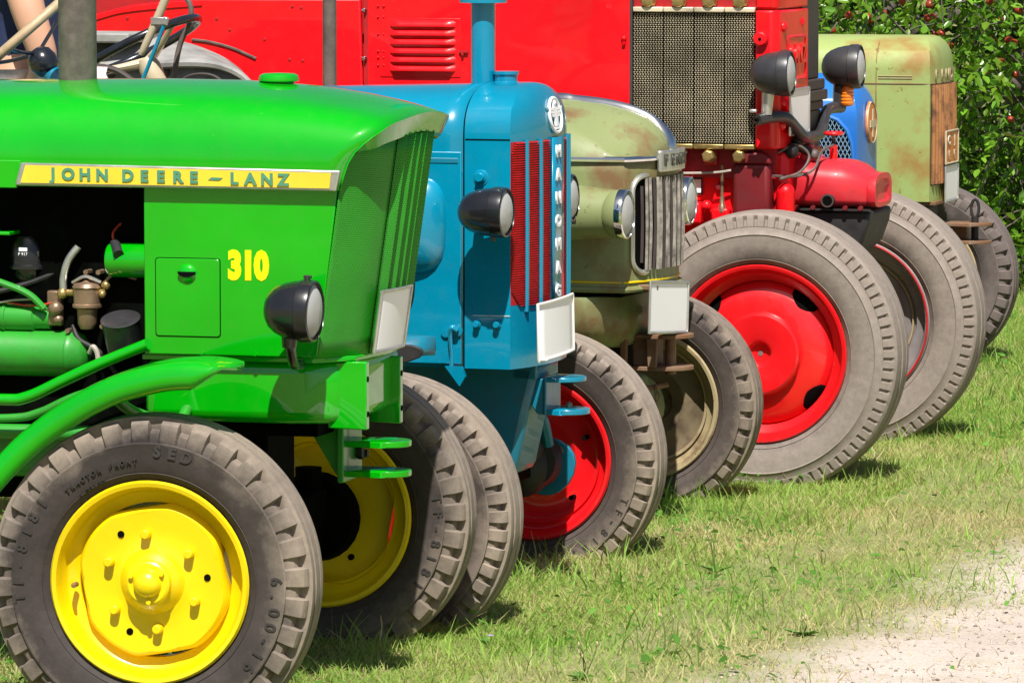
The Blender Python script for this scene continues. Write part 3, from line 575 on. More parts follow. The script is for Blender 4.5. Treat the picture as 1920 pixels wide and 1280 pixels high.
MB().box(0.10, 0.20, -0.2522, -0.2496, 0.766, 0.7675).build('apron_edge', 'white', nose)
# bulge pressed into the side panel
b = MB(); n = 24; rr = []
for i in range(9):
    t = i / 8; s = math.cos(t * math.pi / 2) ** 0.55 if t < 1 else 0.0; ring = []
    for j in range(n):
        a = 2 * math.pi * j / n; c, q = math.cos(a), math.sin(a); c = math.copysign(abs(c) ** 0.6, c); q = math.copysign(abs(q) ** 0.6, q)
        ring.append((-0.085 + 0.115 * c * max(s, 0.02), -0.250 - 0.062 * t, 0.998 + 0.128 * q * max(s, 0.02)))
    rr.append(ring)
b.rings(rr, False, True).build('panel_bulge', 'hano', T2, smooth=80)
# red mesh with blue bars
def n2x(y, off=0.0): return 0.200 + 0.046 * (1 - min(1, abs(y) / 0.25) ** 2.3) + off
bars = [(-0.200, -0.182), (-0.126, -0.112), (-0.058, 0.058), (0.112, 0.126), (0.182, 0.200)]
spans = [(-0.242, -0.200), (-0.182, -0.126), (-0.112, -0.058), (0.058, 0.112), (0.126, 0.182), (0.200, 0.242)]
spans = [(-0.2495, -0.196), (-0.184, -0.128), (-0.110, -0.055), (0.055, 0.110), (0.128, 0.184), (0.196, 0.2495)]
for k, (ya, yb) in enumerate(spans):
    m = MB(); e = abs(ya + yb) / 2 > 0.2
    z0, z1 = 0.79, 1.212
    for i in range(70):
        za = z0 + (z1 - z0) * i / 70; zb = za + (z1 - z0) / 70 * 0.62
        cut = 0.0
        if e and i < 6: cut = (6 - i) / 6 * 0.03
        if e and i > 65: cut = (i - 65) / 5 * 0.02
        y0_, y1_ = (ya + cut, yb) if ya < 0 else (ya, yb - cut)
        yy = [y0_ + (y1_ - y0_) * q / 4 for q in range(5)]
        m.rings([[(n2x(y, 0.0015), y, za), (n2x(y, 0.0065), y, (za + zb) / 2), (n2x(y, 0.0015), y, zb)] for y in yy], wrap=False)
    m.build('mesh_panel', 'hred', nose, smooth=0, kind='stuff')
    MB().grid([[(n2x(y, 0.0008), y, z) for y in (ya, (ya + yb) / 2, yb)] for z in (z0 + 0.004, 1.0, z1)]).build('mesh_backing', 'redd', nose, smooth=60)
for y in (-0.190, -0.119, 0.119, 0.190):
    MB().tube([(n2x(y, 0.004), y, 0.775), (n2x(y, 0.005), y, 1.0), (n2x(y, 0.004), y, 1.216)], 0.0068, 8, k=2).build('grille_bar', 'hano', nose)
cen = MB().grid([[(n2x(0, 0.008) - 0.3 * y * y, y, z) for y in (-0.050, -0.02, 0.02, 0.050)] for z in (0.78, 1.0, 1.216)]).build('centre_band', 'hano', nose, solid=0.004)
for i, ch in enumerate('HANOMAG'):
    fronttext('letter', ch, 0.257, -0.008, 1.178 - i * 0.0605, 0.042, 'plate', cen, bold=0.0016, sx=1.45, extrude=0.0025)
# winged oval emblem
em = MB(); loop = [(0.052 * math.cos(R(a)), 0.045 * math.sin(R(a))) for a in range(0, 360, 15)]
TE = Matrix.Translation((0.243, 0.0, 1.272)) @ Matrix.Rotation(R(-9), 4, 'Y')
emb = MB().tube([TE @ Vector((0.003, y, z)) for y, z in loop], 0.0045, 8, False, closed=True).build('emblem', 'plate', nose)
for sgn in (-1, 1):
    for i in range(3): MB().add([TE @ Vector((x, sgn * y, z)) for x in (0.001, 0.006) for y, z in ((0.008, 0.018 - i * 0.009), (0.062 - i * 0.012, 0.022 - i * 0.009), (0.058 - i * 0.012, 0.015 - i * 0.009), (0.008, 0.011 - i * 0.009))], [(0, 1, 2, 3), (7, 6, 5, 4), (0, 4, 5, 1), (1, 5, 6, 2), (2, 6, 7, 3), (3, 7, 4, 0)]).build('emblem_wing', 'plate', emb)
MB().box(0.001, 0.006, -0.012, 0.012, -0.028, 0.028, TE).box(0.001, 0.006, -0.024, 0.024, -0.037, -0.031, TE).build('emblem_bird', 'plate', emb)
MB().ball(TE @ Vector((0.002, 0, 0.032)), 0.008).build('emblem_head', 'plate', emb)
# plate, lamps, bolts
rows = [[(0.268 - 0.35 * (y + 0.09) ** 2 + (0.8 - z) * 0.02 + 0.018, y, z + (y + 0.2) * 0.02) for z in (0.655, 0.66, 0.795, 0.80)] for y in [-0.262 + 0.30 * i / 6 for i in range(7)]]
p2 = MB().grid(rows).build('number_plate', 'plate', T2, solid=0.003); platerim(p2, rows, 0.004, 'white')
for s in (-1, 1):
    l = headlamp(T2, (0.222 if s < 0 else 0.205, (0.365 if s < 0 else 0.295) * s, 1.040), (1, 0.03 * s, 0.0), 0.063, 0.125, screw=False)
    MB().tube([(0.14, 0.36 * s, 1.04), (0.13, 0.31 * s, 1.02), (0.12, 0.25 * s, 1.01)], 0.014, 10).cyl((0.19, 0.365 * s, 0.985), (0.19, 0.365 * s, 0.966), 0.006, n=8).build('lamp_stalk', 'black', l)
def bolt(par, x, y, z, r, h, mat, name='bolt', n=16):
    return MB().lathe([(r * 1.25, 0), (r * 1.25, h * 0.3), (r, h * 0.32), (r, h * 0.85), (r * 0.85, h), (0, h)], n, (x, y, z), (0, -1, 0)).build(name, mat, par, smooth=30)
bolt(nose, 0.122, -0.25, 1.122, 0.012, 0.022, 'hano'); MB().lathe([(0.021, 0), (0.019, 0.003), (0, 0.004)], 20, (0.122, -0.25, 1.120), (0, -1, 0)).build('washer', 'hano', nose)
for x in (0.112, 0.166): bolt(nose, x, -0.25, 0.745, 0.0085, 0.018, 'hano')
lt = MB().lathe([(0.013, 0), (0.013, 0.006), (0, 0.007)], 16, (0.030, -0.254, 0.722), (0, -1, 0)).lathe([(0.013, 0), (0.013, 0.006), (0, 0.007)], 16, (0.062, -0.254, 0.726), (0, -1, 0)).build('latch', 'hano', T2, label='hood latch with hanging rod')
MB().tube([(0.062, -0.266, 0.728), (0.050, -0.272, 0.735), (0.045, -0.27, 0.715), (0.047, -0.264, 0.665), (0.046, -0.262, 0.635)], [0.009, 0.009, 0.006, 0.005, 0.006], 10).build('latch_rod', 'hano', lt)
MB().prism([(0.03, 0.636), (0.075, 0.636), (0.085, 0.61), (0.07, 0.585)], -0.27, -0.255).build('latch_hook', 'hano', lt)
MB().lathe([(0, 0), (0.036, 0), (0.036, 0.012), (0.030, 0.014), (0.030, 0.030), (0.034, 0.032), (0.034, 0.040), (0, 0.041)], 28, (0.112, 0, 1.345), (0, 0, 1)).build('radiator_cap', 'hano', T2)
MB().lathe([(0, 0), (0.0315, 0), (0.0315, 0.215), (0.062, 0.217), (0.062, 0.7), (0, 0.7)], 28, (0.05, 0, 1.345), (0, 0, 1)).build('exhaust_pipe', 'hano', T2, smooth=35)
# mudguard tip and low parts
rows = []
for i in range(17):
    q = i / 16; x = -0.45 + 0.545 * q; zc = 0.742 - 0.10 * (1 - q) ** 2 * 0 - 0.012 * q; w = 0.085 * math.sqrt(max(0.0, 1 - max(0, (q - 0.72) / 0.28) ** 2.2)) + 0.002
    rows.append([(x, -0.55 + w * c, zc + h - (0.020 if abs(c) > 0.95 else 0)) for c, h in ((-1, -0.02), (-0.96, -0.002), (-0.6, 0.004), (0, 0.006), (0.6, 0.004), (1, -0.01))])
MB().grid(rows).build('mudguard', 'hanod', T2, smooth=60, solid=0.003)
MB().prism([(-0.25, 0.728), (0.06, 0.722), (0.085, 0.715), (0.092, 0.704), (0.082, 0.69), (0.05, 0.678), (0.0, 0.672), (-0.25, 0.672)], -0.638, -0.628).build('mudguard_dark_face', 'blackm', T2, bevel=0.003)  # separate dark plate standing for the mudguard's underside
MB().prism([(-0.30, 0.635), (0.235, 0.635), (0.20, 0.50), (0.165, 0.34), (0.11, 0.33), (0.06, 0.47), (-0.3, 0.5)], -0.10, 0.10).build('front_support', 'hanod', T2, bevel=0.02)
MB().box(-0.9, 0.20, -0.22, 0.22, 0.655, 1.20).build('radiator_core', 'dark', T2)
MB().prism([(0.16, -0.10), (0.225, -0.10), (0.225, 0.10), (0.16, 0.10)], 0.59, 0.65, 'xy').build('plate_bracket', 'hanod', T2, bevel=0.004)
tw = MB().prism([(0.205, 0.525), (0.212, 0.59), (0.245, 0.594), (0.245, 0.497), (0.222, 0.50)], -0.085, -0.07).box(0.235, 0.247, -0.085, 0.05, 0.498, 0.594).build('tow_bracket', 'hanod', T2, bevel=0.003)
tongue(0.589, tw, 'hano', 0.24, 0.335, -0.02, 0.062, 0.012); tongue(0.505, tw, 'hano', 0.24, 0.345, -0.02, 0.062, 0.014)
ball_ = MB().ball((0.29, -0.02, 0.52), 0.009).build('tow_pin_end', 'bronze', tw)
MB().box(-0.05, 0.05, -0.55, 0.55, 0.27, 0.34).build('front_axle', 'dark', T2, bevel=0.01)
kn = MB().lathe([(0.0, -0.06), (0.07, -0.055), (0.08, -0.02), (0.065, 0.05), (0.0, 0.05)], 24, (0.03, 0.52, 0.31), (0.2, -1, 0)).ball((0.01, 0.45, 0.35), 0.07).ball((0.0, 0.50, 0.30), 0.09).build('greasy_knuckle', 'blackm', T2)
MB().prism([(0.045 + 0.085 * math.cos(R(a)), 0.30 + 0.085 * math.sin(R(a)) * (1.1 if a > 180 else 0.8)) for a in range(0, 360, 20)], 0.585, 0.60).build('brake_plate', 'hanod', kn, bevel=0.003)
MB().cyl((0.085, 0.585, 0.33), (0.085, 0.56, 0.33), 0.014, n=12).build('plate_bolt', 'bronze', kn)
MB().tube([(-0.02, 0.44, 0.40), (0.0, 0.42, 0.44), (0.07, 0.42, 0.44), (0.085, 0.43, 0.43), (0.088, 0.47, 0.36)], 0.016, 8, k=4).build('steering_arm', 'hanod', T2)
MB().tube([(0.16, 0.02, 0.50), (0.12, 0.1, 0.40), (0.10, 0.2, 0.36)], 0.008, 8).build('drag_link', 'blackm', T2)
def disc_red(dish=0.05, rr=0.18, holes=0):
    prof = [(rr, 0.026), (rr - 0.006, 0.0), (rr - 0.022, -0.012), (0.13, -0.016), (0.10, -0.012), (0.085, -0.02), (0.06, -0.03), (0.055, -0.05), (0.04, -0.055), (0.0, -0.056)]
    return MB().lathe(prof, 64, cap=False)
MAT['rub2'] = rubber('grey_dusty_rubber', 0.345, 0.2225, lo=0.83, amt=0.95, dust=(0.34, 0.285, 0.26), dark=(0.052, 0.041, 0.037))
ob = tyre_mesh(0.350, 0.2225, 0.165, 44, 0.56, 0.018, 0.05, ph=0.4).build('tyre', 'rub2', T2); ty2 = ob.data; bpy.data.objects.remove(ob)
for s in (-1, 1):
    w = wheel(T2, (0, 0.68 * s, 0.303), s, 0 if s > 0 else 0, 0.350, 0.2225, 0.165, (ty2, 'rub2'), 'redw', disc_red(), 'redw', spin=0.3, label='red wheel seen from inside with a greasy hub' if s > 0 else 'red wheel with dusty tyre, mostly hidden')
    for a in (30, 102, 174, 246, 318): MB().cyl((0.145 * math.cos(R(a)), 0.02, 0.145 * math.sin(R(a))), (0.145 * math.cos(R(a)), -0.02, 0.145 * math.sin(R(a))), 0.007, n=10).build('wheel_hole', 'hole', w)
    q = ringtext('TF-8181', 0.285, -0.082, 0.03, -60, 7, w, 'rubtxt', bold=0.0008)
    if s > 0: q.rotation_euler = (0, 0, math.pi)
# seat end, steering wheel
sw = MB().tube([Vector((-1.235, 0, 1.475)) + Vector((0.78, 0, 0.626)) * 0.2 * math.cos(2 * math.pi * i / 36) + Vector((-0.148, 0.97, 0.184)) * 0.2 * math.sin(2 * math.pi * i / 36) for i in range(36)], 0.0125, 10, False, closed=True).build('steering_wheel', 'tan', T2)
MB().lathe([(0.0, 0.03), (0.02, 0.028), (0.036, 0.012), (0.040, -0.01), (0.036, -0.035), (0.022, -0.05), (0.0, -0.05)], 24, (-1.19, 0, 1.405), (-0.62, 0, 0.78)).build('steering_hub', 'blackp', sw, smooth=60)
for dy, dx in ((-1, 0.0), (0.5, 0.87), (0.5, -0.87)):
    e = Vector((-1.235, 0, 1.475)) + Vector((0.78, 0, 0.626)) * 0.195 * dx + Vector((-0.148, 0.97, 0.184)) * 0.195 * dy
    MB().tube([(-1.198, 0, 1.42), ((-1.205 + e.x) / 2, e.y * 0.5, (1.43 + e.z) / 2 - 0.01), tuple(e)], 0.0055, 8).build('steering_spoke', 'blackp', sw)
MB().cyl((-1.175, 0, 1.385), (-1.02, 0, 1.19), 0.026).build('steering_column', 'hano', T2)
MB().box(-1.35, -1.05, -0.16, 0.16, 0.5, 1.15).build('gearbox', 'hanod', T2, bevel=0.03)
MB().box(-2.0, -1.3, -0.2, 0.2, 0.45, 0.8).build('rear_housing', 'hanod', T2, bevel=0.03)
rows = [[(-1.62 + 0.62 * math.cos(R(a)), y, 0.55 + 0.62 * math.sin(R(a)) - (0.04 if y in (0.34, 0.78) else 0)) for y in (0.34, 0.36, 0.6, 0.76, 0.78)] for a in range(20, 165, 8)]
MB().grid(rows).build('rear_mudguard', 'hano', T2, smooth=60, solid=0.004)
# ================================================================ third tractor: weathered olive green
T3 = empty('tractor', (0.2003, 14.687, 0), R(-17), 'small weathered olive green tractor with chrome strips and chrome ringed lamps', 'tractor', 'vintage tractors parked in a row')
cz = [1.09, 1.12, 1.15, 1.18, 1.205, 1.228, 1.245, 1.256, 1.262]; cx = [0.272, 0.270, 0.262, 0.238, 0.205, 0.150, 0.075, -0.02, -0.12]
rows = []; us = [-1 + 2 * i / 40 for i in range(41)]
for z in [0.735, 0.80, 0.90, 1.0, 1.06, 1.09]:
    rows.append([(-0.9, -0.26, z), (0.0, -0.26, z)] + [(0.200 + 0.072 * (1 - abs(u) ** 2.3), 0.26 * u, z) for u in us] + [(0.0, 0.26, z), (-0.9, 0.26, z)])
for z, xc in zip(cz[1:], cx[1:]):
    t = (z - 1.09) / 0.173; w = 0.26 * max(0.0, 1 - t ** 1.9) ** (1 / 1.9); w = max(w, 0.012); dx = 0.10 + 0.22 * t
    rows.append([(-0.9, -w, z), (min(0.0, xc - dx - 0.05), -w, z)] + [(xc - dx * abs(u) ** (2.3 + 0.6 * t), w * u, z) for u in us] + [(min(0.0, xc - dx - 0.05), w, z), (-0.9, w, z)])
hd = MB().grid(rows).build('hood', 'fendt', T3, smooth=60)
# chrome strips
cr = [(-0.75, 1.262), (-0.12, 1.264), (-0.02, 1.258), (0.075, 1.248), (0.150, 1.231), (0.205, 1.208), (0.238, 1.184), (0.264, 1.153), (0.274, 1.12), (0.276, 1.09)]
cp = catmull([(x, 0, z) for x, z in cr], 4); rows = []
for i, p in enumerate(cp):
    q = i / (len(cp) - 1); w = 0.012 + 0.022 * max(0, (q - 0.55) / 0.45) * (1 if q < 0.86 else (1 - q) / 0.14 * 0.8 + 0.2)
    t = (cp[min(i + 1, len(cp) - 1)] - cp[max(i - 1, 0)]).normalized(); nn = Vector((-t.z, 0, t.x))
    rows.append([p + Vector((0, -w, 0)) - nn * 0.004, p + Vector((0, -w * 0.7, 0)) + nn * 0.005, p + nn * 0.012, p + Vector((0, w * 0.7, 0)) + nn * 0.005, p + Vector((0, w, 0)) - nn * 0.004])
MB().grid(rows).build('crest_strip', 'chrome', T3, smooth=50)
def t3x(y, o=0.0): return 0.200 + 0.072 * (1 - min(1, abs(y) / 0.26) ** 2.3) + o
for s in (-1, 1):
    pts = [(-0.88, s * 0.264, 1.098), (0.0, s * 0.264, 1.098)] + [(t3x(y) + 0.003, s * (y + 0.003), 1.098) for y in (0.258, 0.25, 0.23, 0.2, 0.16, 0.12)]
    MB().tube(pts, 0.0085, 8, False).build('side_strip', 'chrome', T3)
bd = MB().grid([[(t3x(y, 0.012), y, z) for y in [-0.135 + 0.27 * i / 12 for i in range(13)]] for z in (1.058, 1.064, 1.112, 1.118)]).build('badge', 'alu', T3, solid=0.01, smooth=40)
for i, ch in enumerate('FENDT'): fronttext('letter', ch, t3x(-0.10 + 0.05 * i, 0.019), -0.10 + 0.05 * i, 1.088, 0.046, 'charcoal', bd, bold=0.0015, sx=1.2, extrude=0.001)
# barred grille in a rounded frame
fr = [(y, z) for y, z in rrect(-0.235, 0.235, 0.775, 1.050, 0.045, 6)]
fo = MB().tube([(t3x(y, 0.003), y, z) for y, z in fr], 0.0085, 8, False, closed=True).build('grille_frame', 'alu', T3)
MB().grid([[(t3x(y, 0.0012), y, z) for y in [-0.23 + 0.46 * i / 16 for i in range(17)]] for z in (0.785, 0.9, 1.04)]).build('grille_dark', 'hole', fo, smooth=60)
for i in range(24):
    y = -0.205 + 0.41 * i / 23 + random.uniform(-0.002, 0.002)
    c = max(0, abs(y) - 0.19) * 1.4
    MB().tube([(t3x(y, 0.008), y, 0.782 + c), (t3x(y, 0.010 + random.uniform(-0.003, 0.003)), y + random.uniform(-0.002, 0.002), 0.91), (t3x(y, 0.008), y, 1.044 - c)], 0.0048, 6, k=2).build('grille_slat', 'silver' if i % 3 else 'umber', fo)
MB().tube([(-0.9, -0.262, 0.750), (0.0, -0.262, 0.750)] + [(t3x(y, 0.002), y, 0.750) for y in (-0.257, -0.24, -0.2, -0.14, -0.06, 0.05, 0.15, 0.24)], 0.0032, 6, False).build('pinstripe', 'jdy', T3)
MB().tube([(-0.9, -0.264, 0.729), (0.0, -0.264, 0.729)] + [(t3x(y, 0.006), y, 0.729) for y in (-0.257, -0.24, -0.2, -0.14, -0.06, 0.05, 0.15, 0.24)], 0.009, 8, False).build('lower_bead', 'fendt', T3)
MB().box(-0.9, 0.19, -0.245, 0.245, 0.707, 0.722).build('seam', 'hole', T3)
rows = []
for z, k in ((0.706, 1.0), (0.69, 1.01), (0.65, 1.0), (0.61, 0.95), (0.58, 0.86), (0.56, 0.72), (0.55, 0.5)):
    rows.append([(-0.9, -0.262 * k, z)] + [(0.085 + 0.115 * k * (1 - abs(u) ** 3.0), 0.262 * k * u, z) for u in us] + [(-0.9, 0.262 * k, z)])
MB().grid(rows).build('lower_apron', 'fendt', T3, smooth=60)
MB().box(-0.9, 0.10, -0.20, 0.20, 0.40, 1.05).build('engine_block', 'dark', T3)
# lamp nacelles
for s in (-1, 1):
    c = Vector((0.232, 0.345 * s, 0.950)); axv = Vector((1, 0.02 * s, 0))
    nac = MB().lathe([(0.066, 0.0), (0.069, -0.05), (0.078, -0.14), (0.086, -0.24), (0.084, -0.34), (0.06, -0.46), (0.02, -0.52)], 32, c + Vector((-0.012, -0.012 * s, 0)), (1, 0.10 * s, 0)).build('lamp_nacelle', 'fendt', T3, smooth=60)
    headlamp(T3, c, axv, 0.070, 0.075, 'fendt', 'chrome', screw=False)
# plate, tow bracket, chain
TP = Matrix.Translation((0.292, -0.115, 0.672)) @ Matrix.Rotation(R(-6), 4, 'Z') @ Matrix.Rotation(R(-4), 4, 'X')
rows = [[tuple(TP @ Vector((0, y, z))) for z in (-0.072, -0.066, 0.066, 0.072)] for y in (-0.150, -0.143, 0.143, 0.150)]
p3 = MB().grid(rows).build('number_plate', 'plate', T3, solid=0.003); platerim(p3, rows, 0.004, 'alu')
MB().box(0.17, 0.285, -0.21, -0.18, 0.725, 0.742).build('plate_bracket', 'rust', p3, bevel=0.004)
tw = MB().prism([(0.15, 0.485), (0.15, 0.59), (0.165, 0.60), (0.17, 0.575), (0.168, 0.50)], -0.12, -0.10).build('tow_bracket', 'rust', T3, bevel=0.003)
for z in (0.582, 0.490): tongue(z, tw, 'rust', 0.16, 0.335, 0.0, 0.075, 0.012)
MB().prism([(0.222, 0.495), (0.218, 0.578), (0.252, 0.578), (0.248, 0.495)], -0.085, -0.07).box(0.17, 0.23, -0.05, 0.06, 0.495, 0.578).build('tow_spacer', 'rust', tw, bevel=0.003)
MB().tube([(0.268, 0.0, 0.47), (0.268, 0.0, 0.60), (0.268, 0.0, 0.63), (0.250, -0.01, 0.652), (0.225, -0.02, 0.650)], 0.0165, 12, k=5).build('tow_pin', 'rust', tw)
for k in range(2):
    for i in range(7):
        x = 0.20 + 0.03 * k + 0.004 * math.sin(i * 2.0); z = 0.425 - i * 0.019
        loop = [(x + 0.0055 * math.cos(R(a)) * (1 if i % 2 else 0.3), -0.02 + 0.0055 * math.cos(R(a)) * (0.3 if i % 2 else 1), z + 0.013 * math.sin(R(a))) for a in range(0, 360, 36)]
        MB().tube(loop, 0.0022, 5, False, closed=True).build('chain_link', 'rust', T3)
MB().tube([(0.12, -0.06, 0.425), (0.19, -0.05, 0.428), (0.25, 0.03, 0.436)], 0.008, 8).build('pivot_rod', 'rust', T3)
MB().box(-0.045, 0.045, -0.55, 0.55, 0.28, 0.35).box(-0.06, 0.1, -0.1, 0.1, 0.3, 0.56).build('front_axle', 'dark', T3, bevel=0.01)
MB().lathe([(0.03, -0.1), (0.09, -0.07), (0.10, 0.0), (0.05, 0.05), (0, 0.05)], 24, (0.0, 0.56, 0.32), (0, 1, 0)).prism([(-0.02, 0.36), (0.03, 0.43), (0.07, 0.42), (0.09, 0.34), (0.06, 0.25), (0.0, 0.22)], 0.40, 0.47).build('steering_knuckle', 'fendt', T3, bevel=0.006)
MAT['ochre'] = rusty('ochre_weathered_rim', (0.33, 0.25, 0.13), amount=0.53, scale=9, rust=(0.14, 0.08, 0.04), pale=(0.42, 0.34, 0.2))
MAT['shadedisc'] = rusty('shade_dark_brown_disc', (0.10, 0.075, 0.045), amount=0.5, scale=8, rust=(0.05, 0.03, 0.02), pale=(0.22, 0.17, 0.10))  # shade inside the wheel put into the disc colour
MAT['rub3'] = rubber('brown_dusty_rubber', 0.335, 0.2225, lo=0.88, amt=0.8, dust=(0.28, 0.23, 0.21), dark=(0.055, 0.043, 0.039))
ob = tyre_mesh(0.335, 0.2225, 0.165, 36, 0.58, 0.017, 0.05, ph=0.5).build('tyre', 'rub3', T3); ty3 = ob.data; bpy.data.objects.remove(ob)
for s in (-1, 1):
    w = wheel(T3, (0.03, 0.65 * s, 0.320), s, 2, 0.335, 0.2225, 0.165, (ty3, 'rub3'), 'ochre', disc_red(), 'shadedisc', spin=0.5, label='ochre wheel seen from inside' if s > 0 else 'ochre wheel, hidden')
# driver's place: steering wheel, grey mudguard, mirror
axs = Vector((-0.45, 0.0, 0.89)); e1 = Vector((0.89, 0, 0.45)); cc = Vector((-1.36, 0.0, 1.398))
sw = MB().tube([cc + e1 * 0.19 * math.cos(2 * math.pi * i / 36) + Vector((0, 1, 0)) * 0.19 * math.sin(2 * math.pi * i / 36) for i in range(36)], 0.013, 10, False, closed=True).build('steering_wheel', 'blackp', T3)
for a in (90, 210, 330):
    e = cc + e1 * 0.185 * math.cos(R(a)) + Vector((0, 1, 0)) * 0.185 * math.sin(R(a))
    MB().tube([tuple(cc - axs * 0.05), tuple((cc + e) / 2 - axs * 0.03), tuple(e)], [0.014, 0.009, 0.008], 8).build('steering_spoke', 'cream', sw)
MB().lathe([(0.0, 0.03), (0.028, 0.03), (0.034, 0.0), (0.03, -0.06), (0.024, -0.10)], 20, tuple(cc - axs * 0.07), tuple(axs)).build('steering_hub', 'cream', sw)
MB().cyl(tuple(cc - axs * 0.13), tuple(cc - axs * 0.5), 0.035, 0.04).build('steering_column', 'fendt', T3)
mr = MB().tube([(-1.272, -0.22, 1.381), (-1.262, -0.22, 1.40), (-1.228, -0.22, 1.47), (-1.188, -0.22, 1.56), (-1.172, -0.22, 1.62)], [0.008, 0.011, 0.013, 0.013, 0.012], 10).build('mirror_edge', 'cream', T3)
MB().tube([(-1.255, 0.0, 1.302), (-1.235, 0.0, 1.40), (-1.20, 0.0, 1.48), (-1.205, 0.0, 1.53), (-1.24, 0.0, 1.56)], 0.0085, 10).build('hand_rail', 'pipe', T3)
outer = [(-1.95, 1.12), (-1.75, 1.28), (-1.58, 1.325), (-1.46, 1.336), (-1.36, 1.341), (-1.27, 1.336), (-1.20, 1.312), (-1.15, 1.27), (-1.10, 1.20), (-1.05, 1.05)]
inner = [(-2.05, 1.20), (-1.90, 1.37), (-1.78, 1.400), (-1.66, 1.414), (-1.57, 1.408), (-1.465, 1.391), (-1.39, 1.368), (-1.32, 1.335), (-1.26, 1.28), (-1.20, 1.15)]
A = catmull([(x, 0.40, z) for x, z in outer], 4); Bq = catmull([(x, 0.66, z) for x, z in inner], 4)
rows = [[p + Vector((0, 0.02, -0.02)), p + Vector((0, -0.004, -0.012)), p + Vector((0, -0.006, -0.002)), p + Vector((0, 0.008, 0.005)), p * 0.8 + q * 0.2 + Vector((0, 0, -0.003)), p * 0.2 + q * 0.8, q, q + Vector((0, 0.01, -0.03))] for p, q in zip(A, Bq)]
MB().grid(rows).build('rear_mudguard', 'greyfender', T3, smooth=60, solid=0.003)
MB().grid([[(p.x, 0.425, p.z - 0.012), (p.x, 0.43, 1.0)] for p in A]).build('mudguard_side', 'greyfender', T3, solid=0.003)
MB().box(-1.80, -1.56, 0.42, 0.68, 1.395, 1.425).build('mudguard_seat', 'greyfender', T3, bevel=0.006)
MB().box(-1.5, -0.85, -0.15, 0.15, 0.5, 1.1).build('gearbox', 'fendt', T3, bevel=0.03)
# tall brown exhaust
MB().lathe([(0, 0), (0.0205, 0), (0.0205, 0.8), (0.017, 0.8), (0, 0.79)], 24, (-0.767, 0.0, 1.15), (0, 0, 1)).build('exhaust_pipe', 'pipe', T3)
# slim blue rod with a metal clamp, beside the steering wheel
MB().tube([(-1.275, -0.23, 1.28), (-1.230, -0.23, 1.385), (-1.192, -0.23, 1.475)], 0.0062, 8).build('control_rod', 'hano', T3)
MB().box(-1.236, -1.195, -0.235, -0.225, 1.468, 1.490).cyl((-1.194, -0.23, 1.468), (-1.188, -0.23, 1.490), 0.009).build('rod_clamp', 'alu', T3, bevel=0.002)

for x, z in ((-1.44, 1.308), (-1.50, 1.29), (-1.62, 1.30)): MB().lathe([(0.013, 0), (0.012, 0.006), (0, 0.007)], 12, (x, 0.423, z), (0, -1, 0)).build('mudguard_bolt', 'umber', T3)
MB().ball((-1.510, 0.0, 1.285), 0.05, 16, 10, (1, 0.8, 1)).build('lamp_glass_cover', 'white', T3)
MB().tube([(-1.52, -0.2, 1.33), (-1.44, -0.2, 1.345), (-1.36, -0.2, 1.335), (-1.30, -0.2, 1.30)], 0.009, 8).build('gear_lever', 'umber', T3)
MB().tube([(-1.40, 0.40, 1.27), (-1.35, 0.40, 1.30), (-1.28, 0.40, 1.30), (-1.22, 0.40, 1.26)], 0.005, 8).build('wiring', 'umber', T3)
# ================================================================ fourth tractor: big red one with a side radiator
T4 = empty('tractor', (0.968, 16.425, 0), R(-16), 'large bright red tractor with brass honeycomb side radiator and big red disc wheels', 'tractor', 'vintage tractors parked in a row')
MAT['brassgrey'] = plain('dull_brass_cells', (0.72, 0.64, 0.46), 0.35, 0.25, var=0.35, scale=8)
MAT['greydisc'] = plain('grey_brown_painted_steel', (0.24, 0.21, 0.21), 0.5, var=0.35, scale=7)
MB().box(-2.7, -0.05, -0.30, 0.30, 0.95, 1.75).build('engine_casing', 'redd', T4)
cowl = MB().prism([(-2.95, 0.95), (-2.95, 1.20), (-2.6, 1.37), (-2.326, 1.459), (-2.195, 1.489), (-2.07, 1.503), (-1.955, 1.509), (-1.415, 1.512), (-1.40, 0.95)], -0.356, -0.335).build('cowl_panel', 'red', T4, bevel=0.006)
MB().tube([(-2.6, -0.357, 1.35), (-2.326, -0.357, 1.440), (-2.195, -0.357, 1.470), (-1.955, -0.357, 1.490)], 0.004, 6).build('panel_bead', 'red', cowl)
for x, z in ((-2.214, 1.445), (-1.905, 1.445), (-1.86, 1.41), (-1.74, 1.38), (-1.615, 1.483), (-1.645, 1.487), (-1.655, 1.315), (-1.61, 1.312)):
    MB().lathe([(0.0055, 0), (0.005, 0.002), (0.0, 0.003)], 12, (x, -0.356, z), (0, -1, 0)).build('panel_screw', 'redd', cowl)
MB().box(-2.7, -2.12, -0.15, 0.3, 1.3, 1.62).build('seat_board', 'cream', T4, bevel=0.02)
MB().box(-1.404, -1.388, -0.350, -0.33, 0.95, 1.75).build('panel_gap', 'redd', T4)
MB().tube([(-1.99, -0.3575, 1.377), (-1.93, -0.3575, 1.370), (-1.85, -0.3575, 1.350), (-1.77, -0.3575, 1.317)], 0.0045, 6).build('bare_edge', 'pipe', cowl)
dr = MB().box(-1.388, -0.515, -0.362, -0.335, 0.95, 1.75).build('engine_cover', 'red', T4, bevel=0.003)
MB().box(-1.345, -1.075, -0.3645, -0.360, 1.262, 1.452).build('louvre_panel', 'red', dr, bevel=0.002)
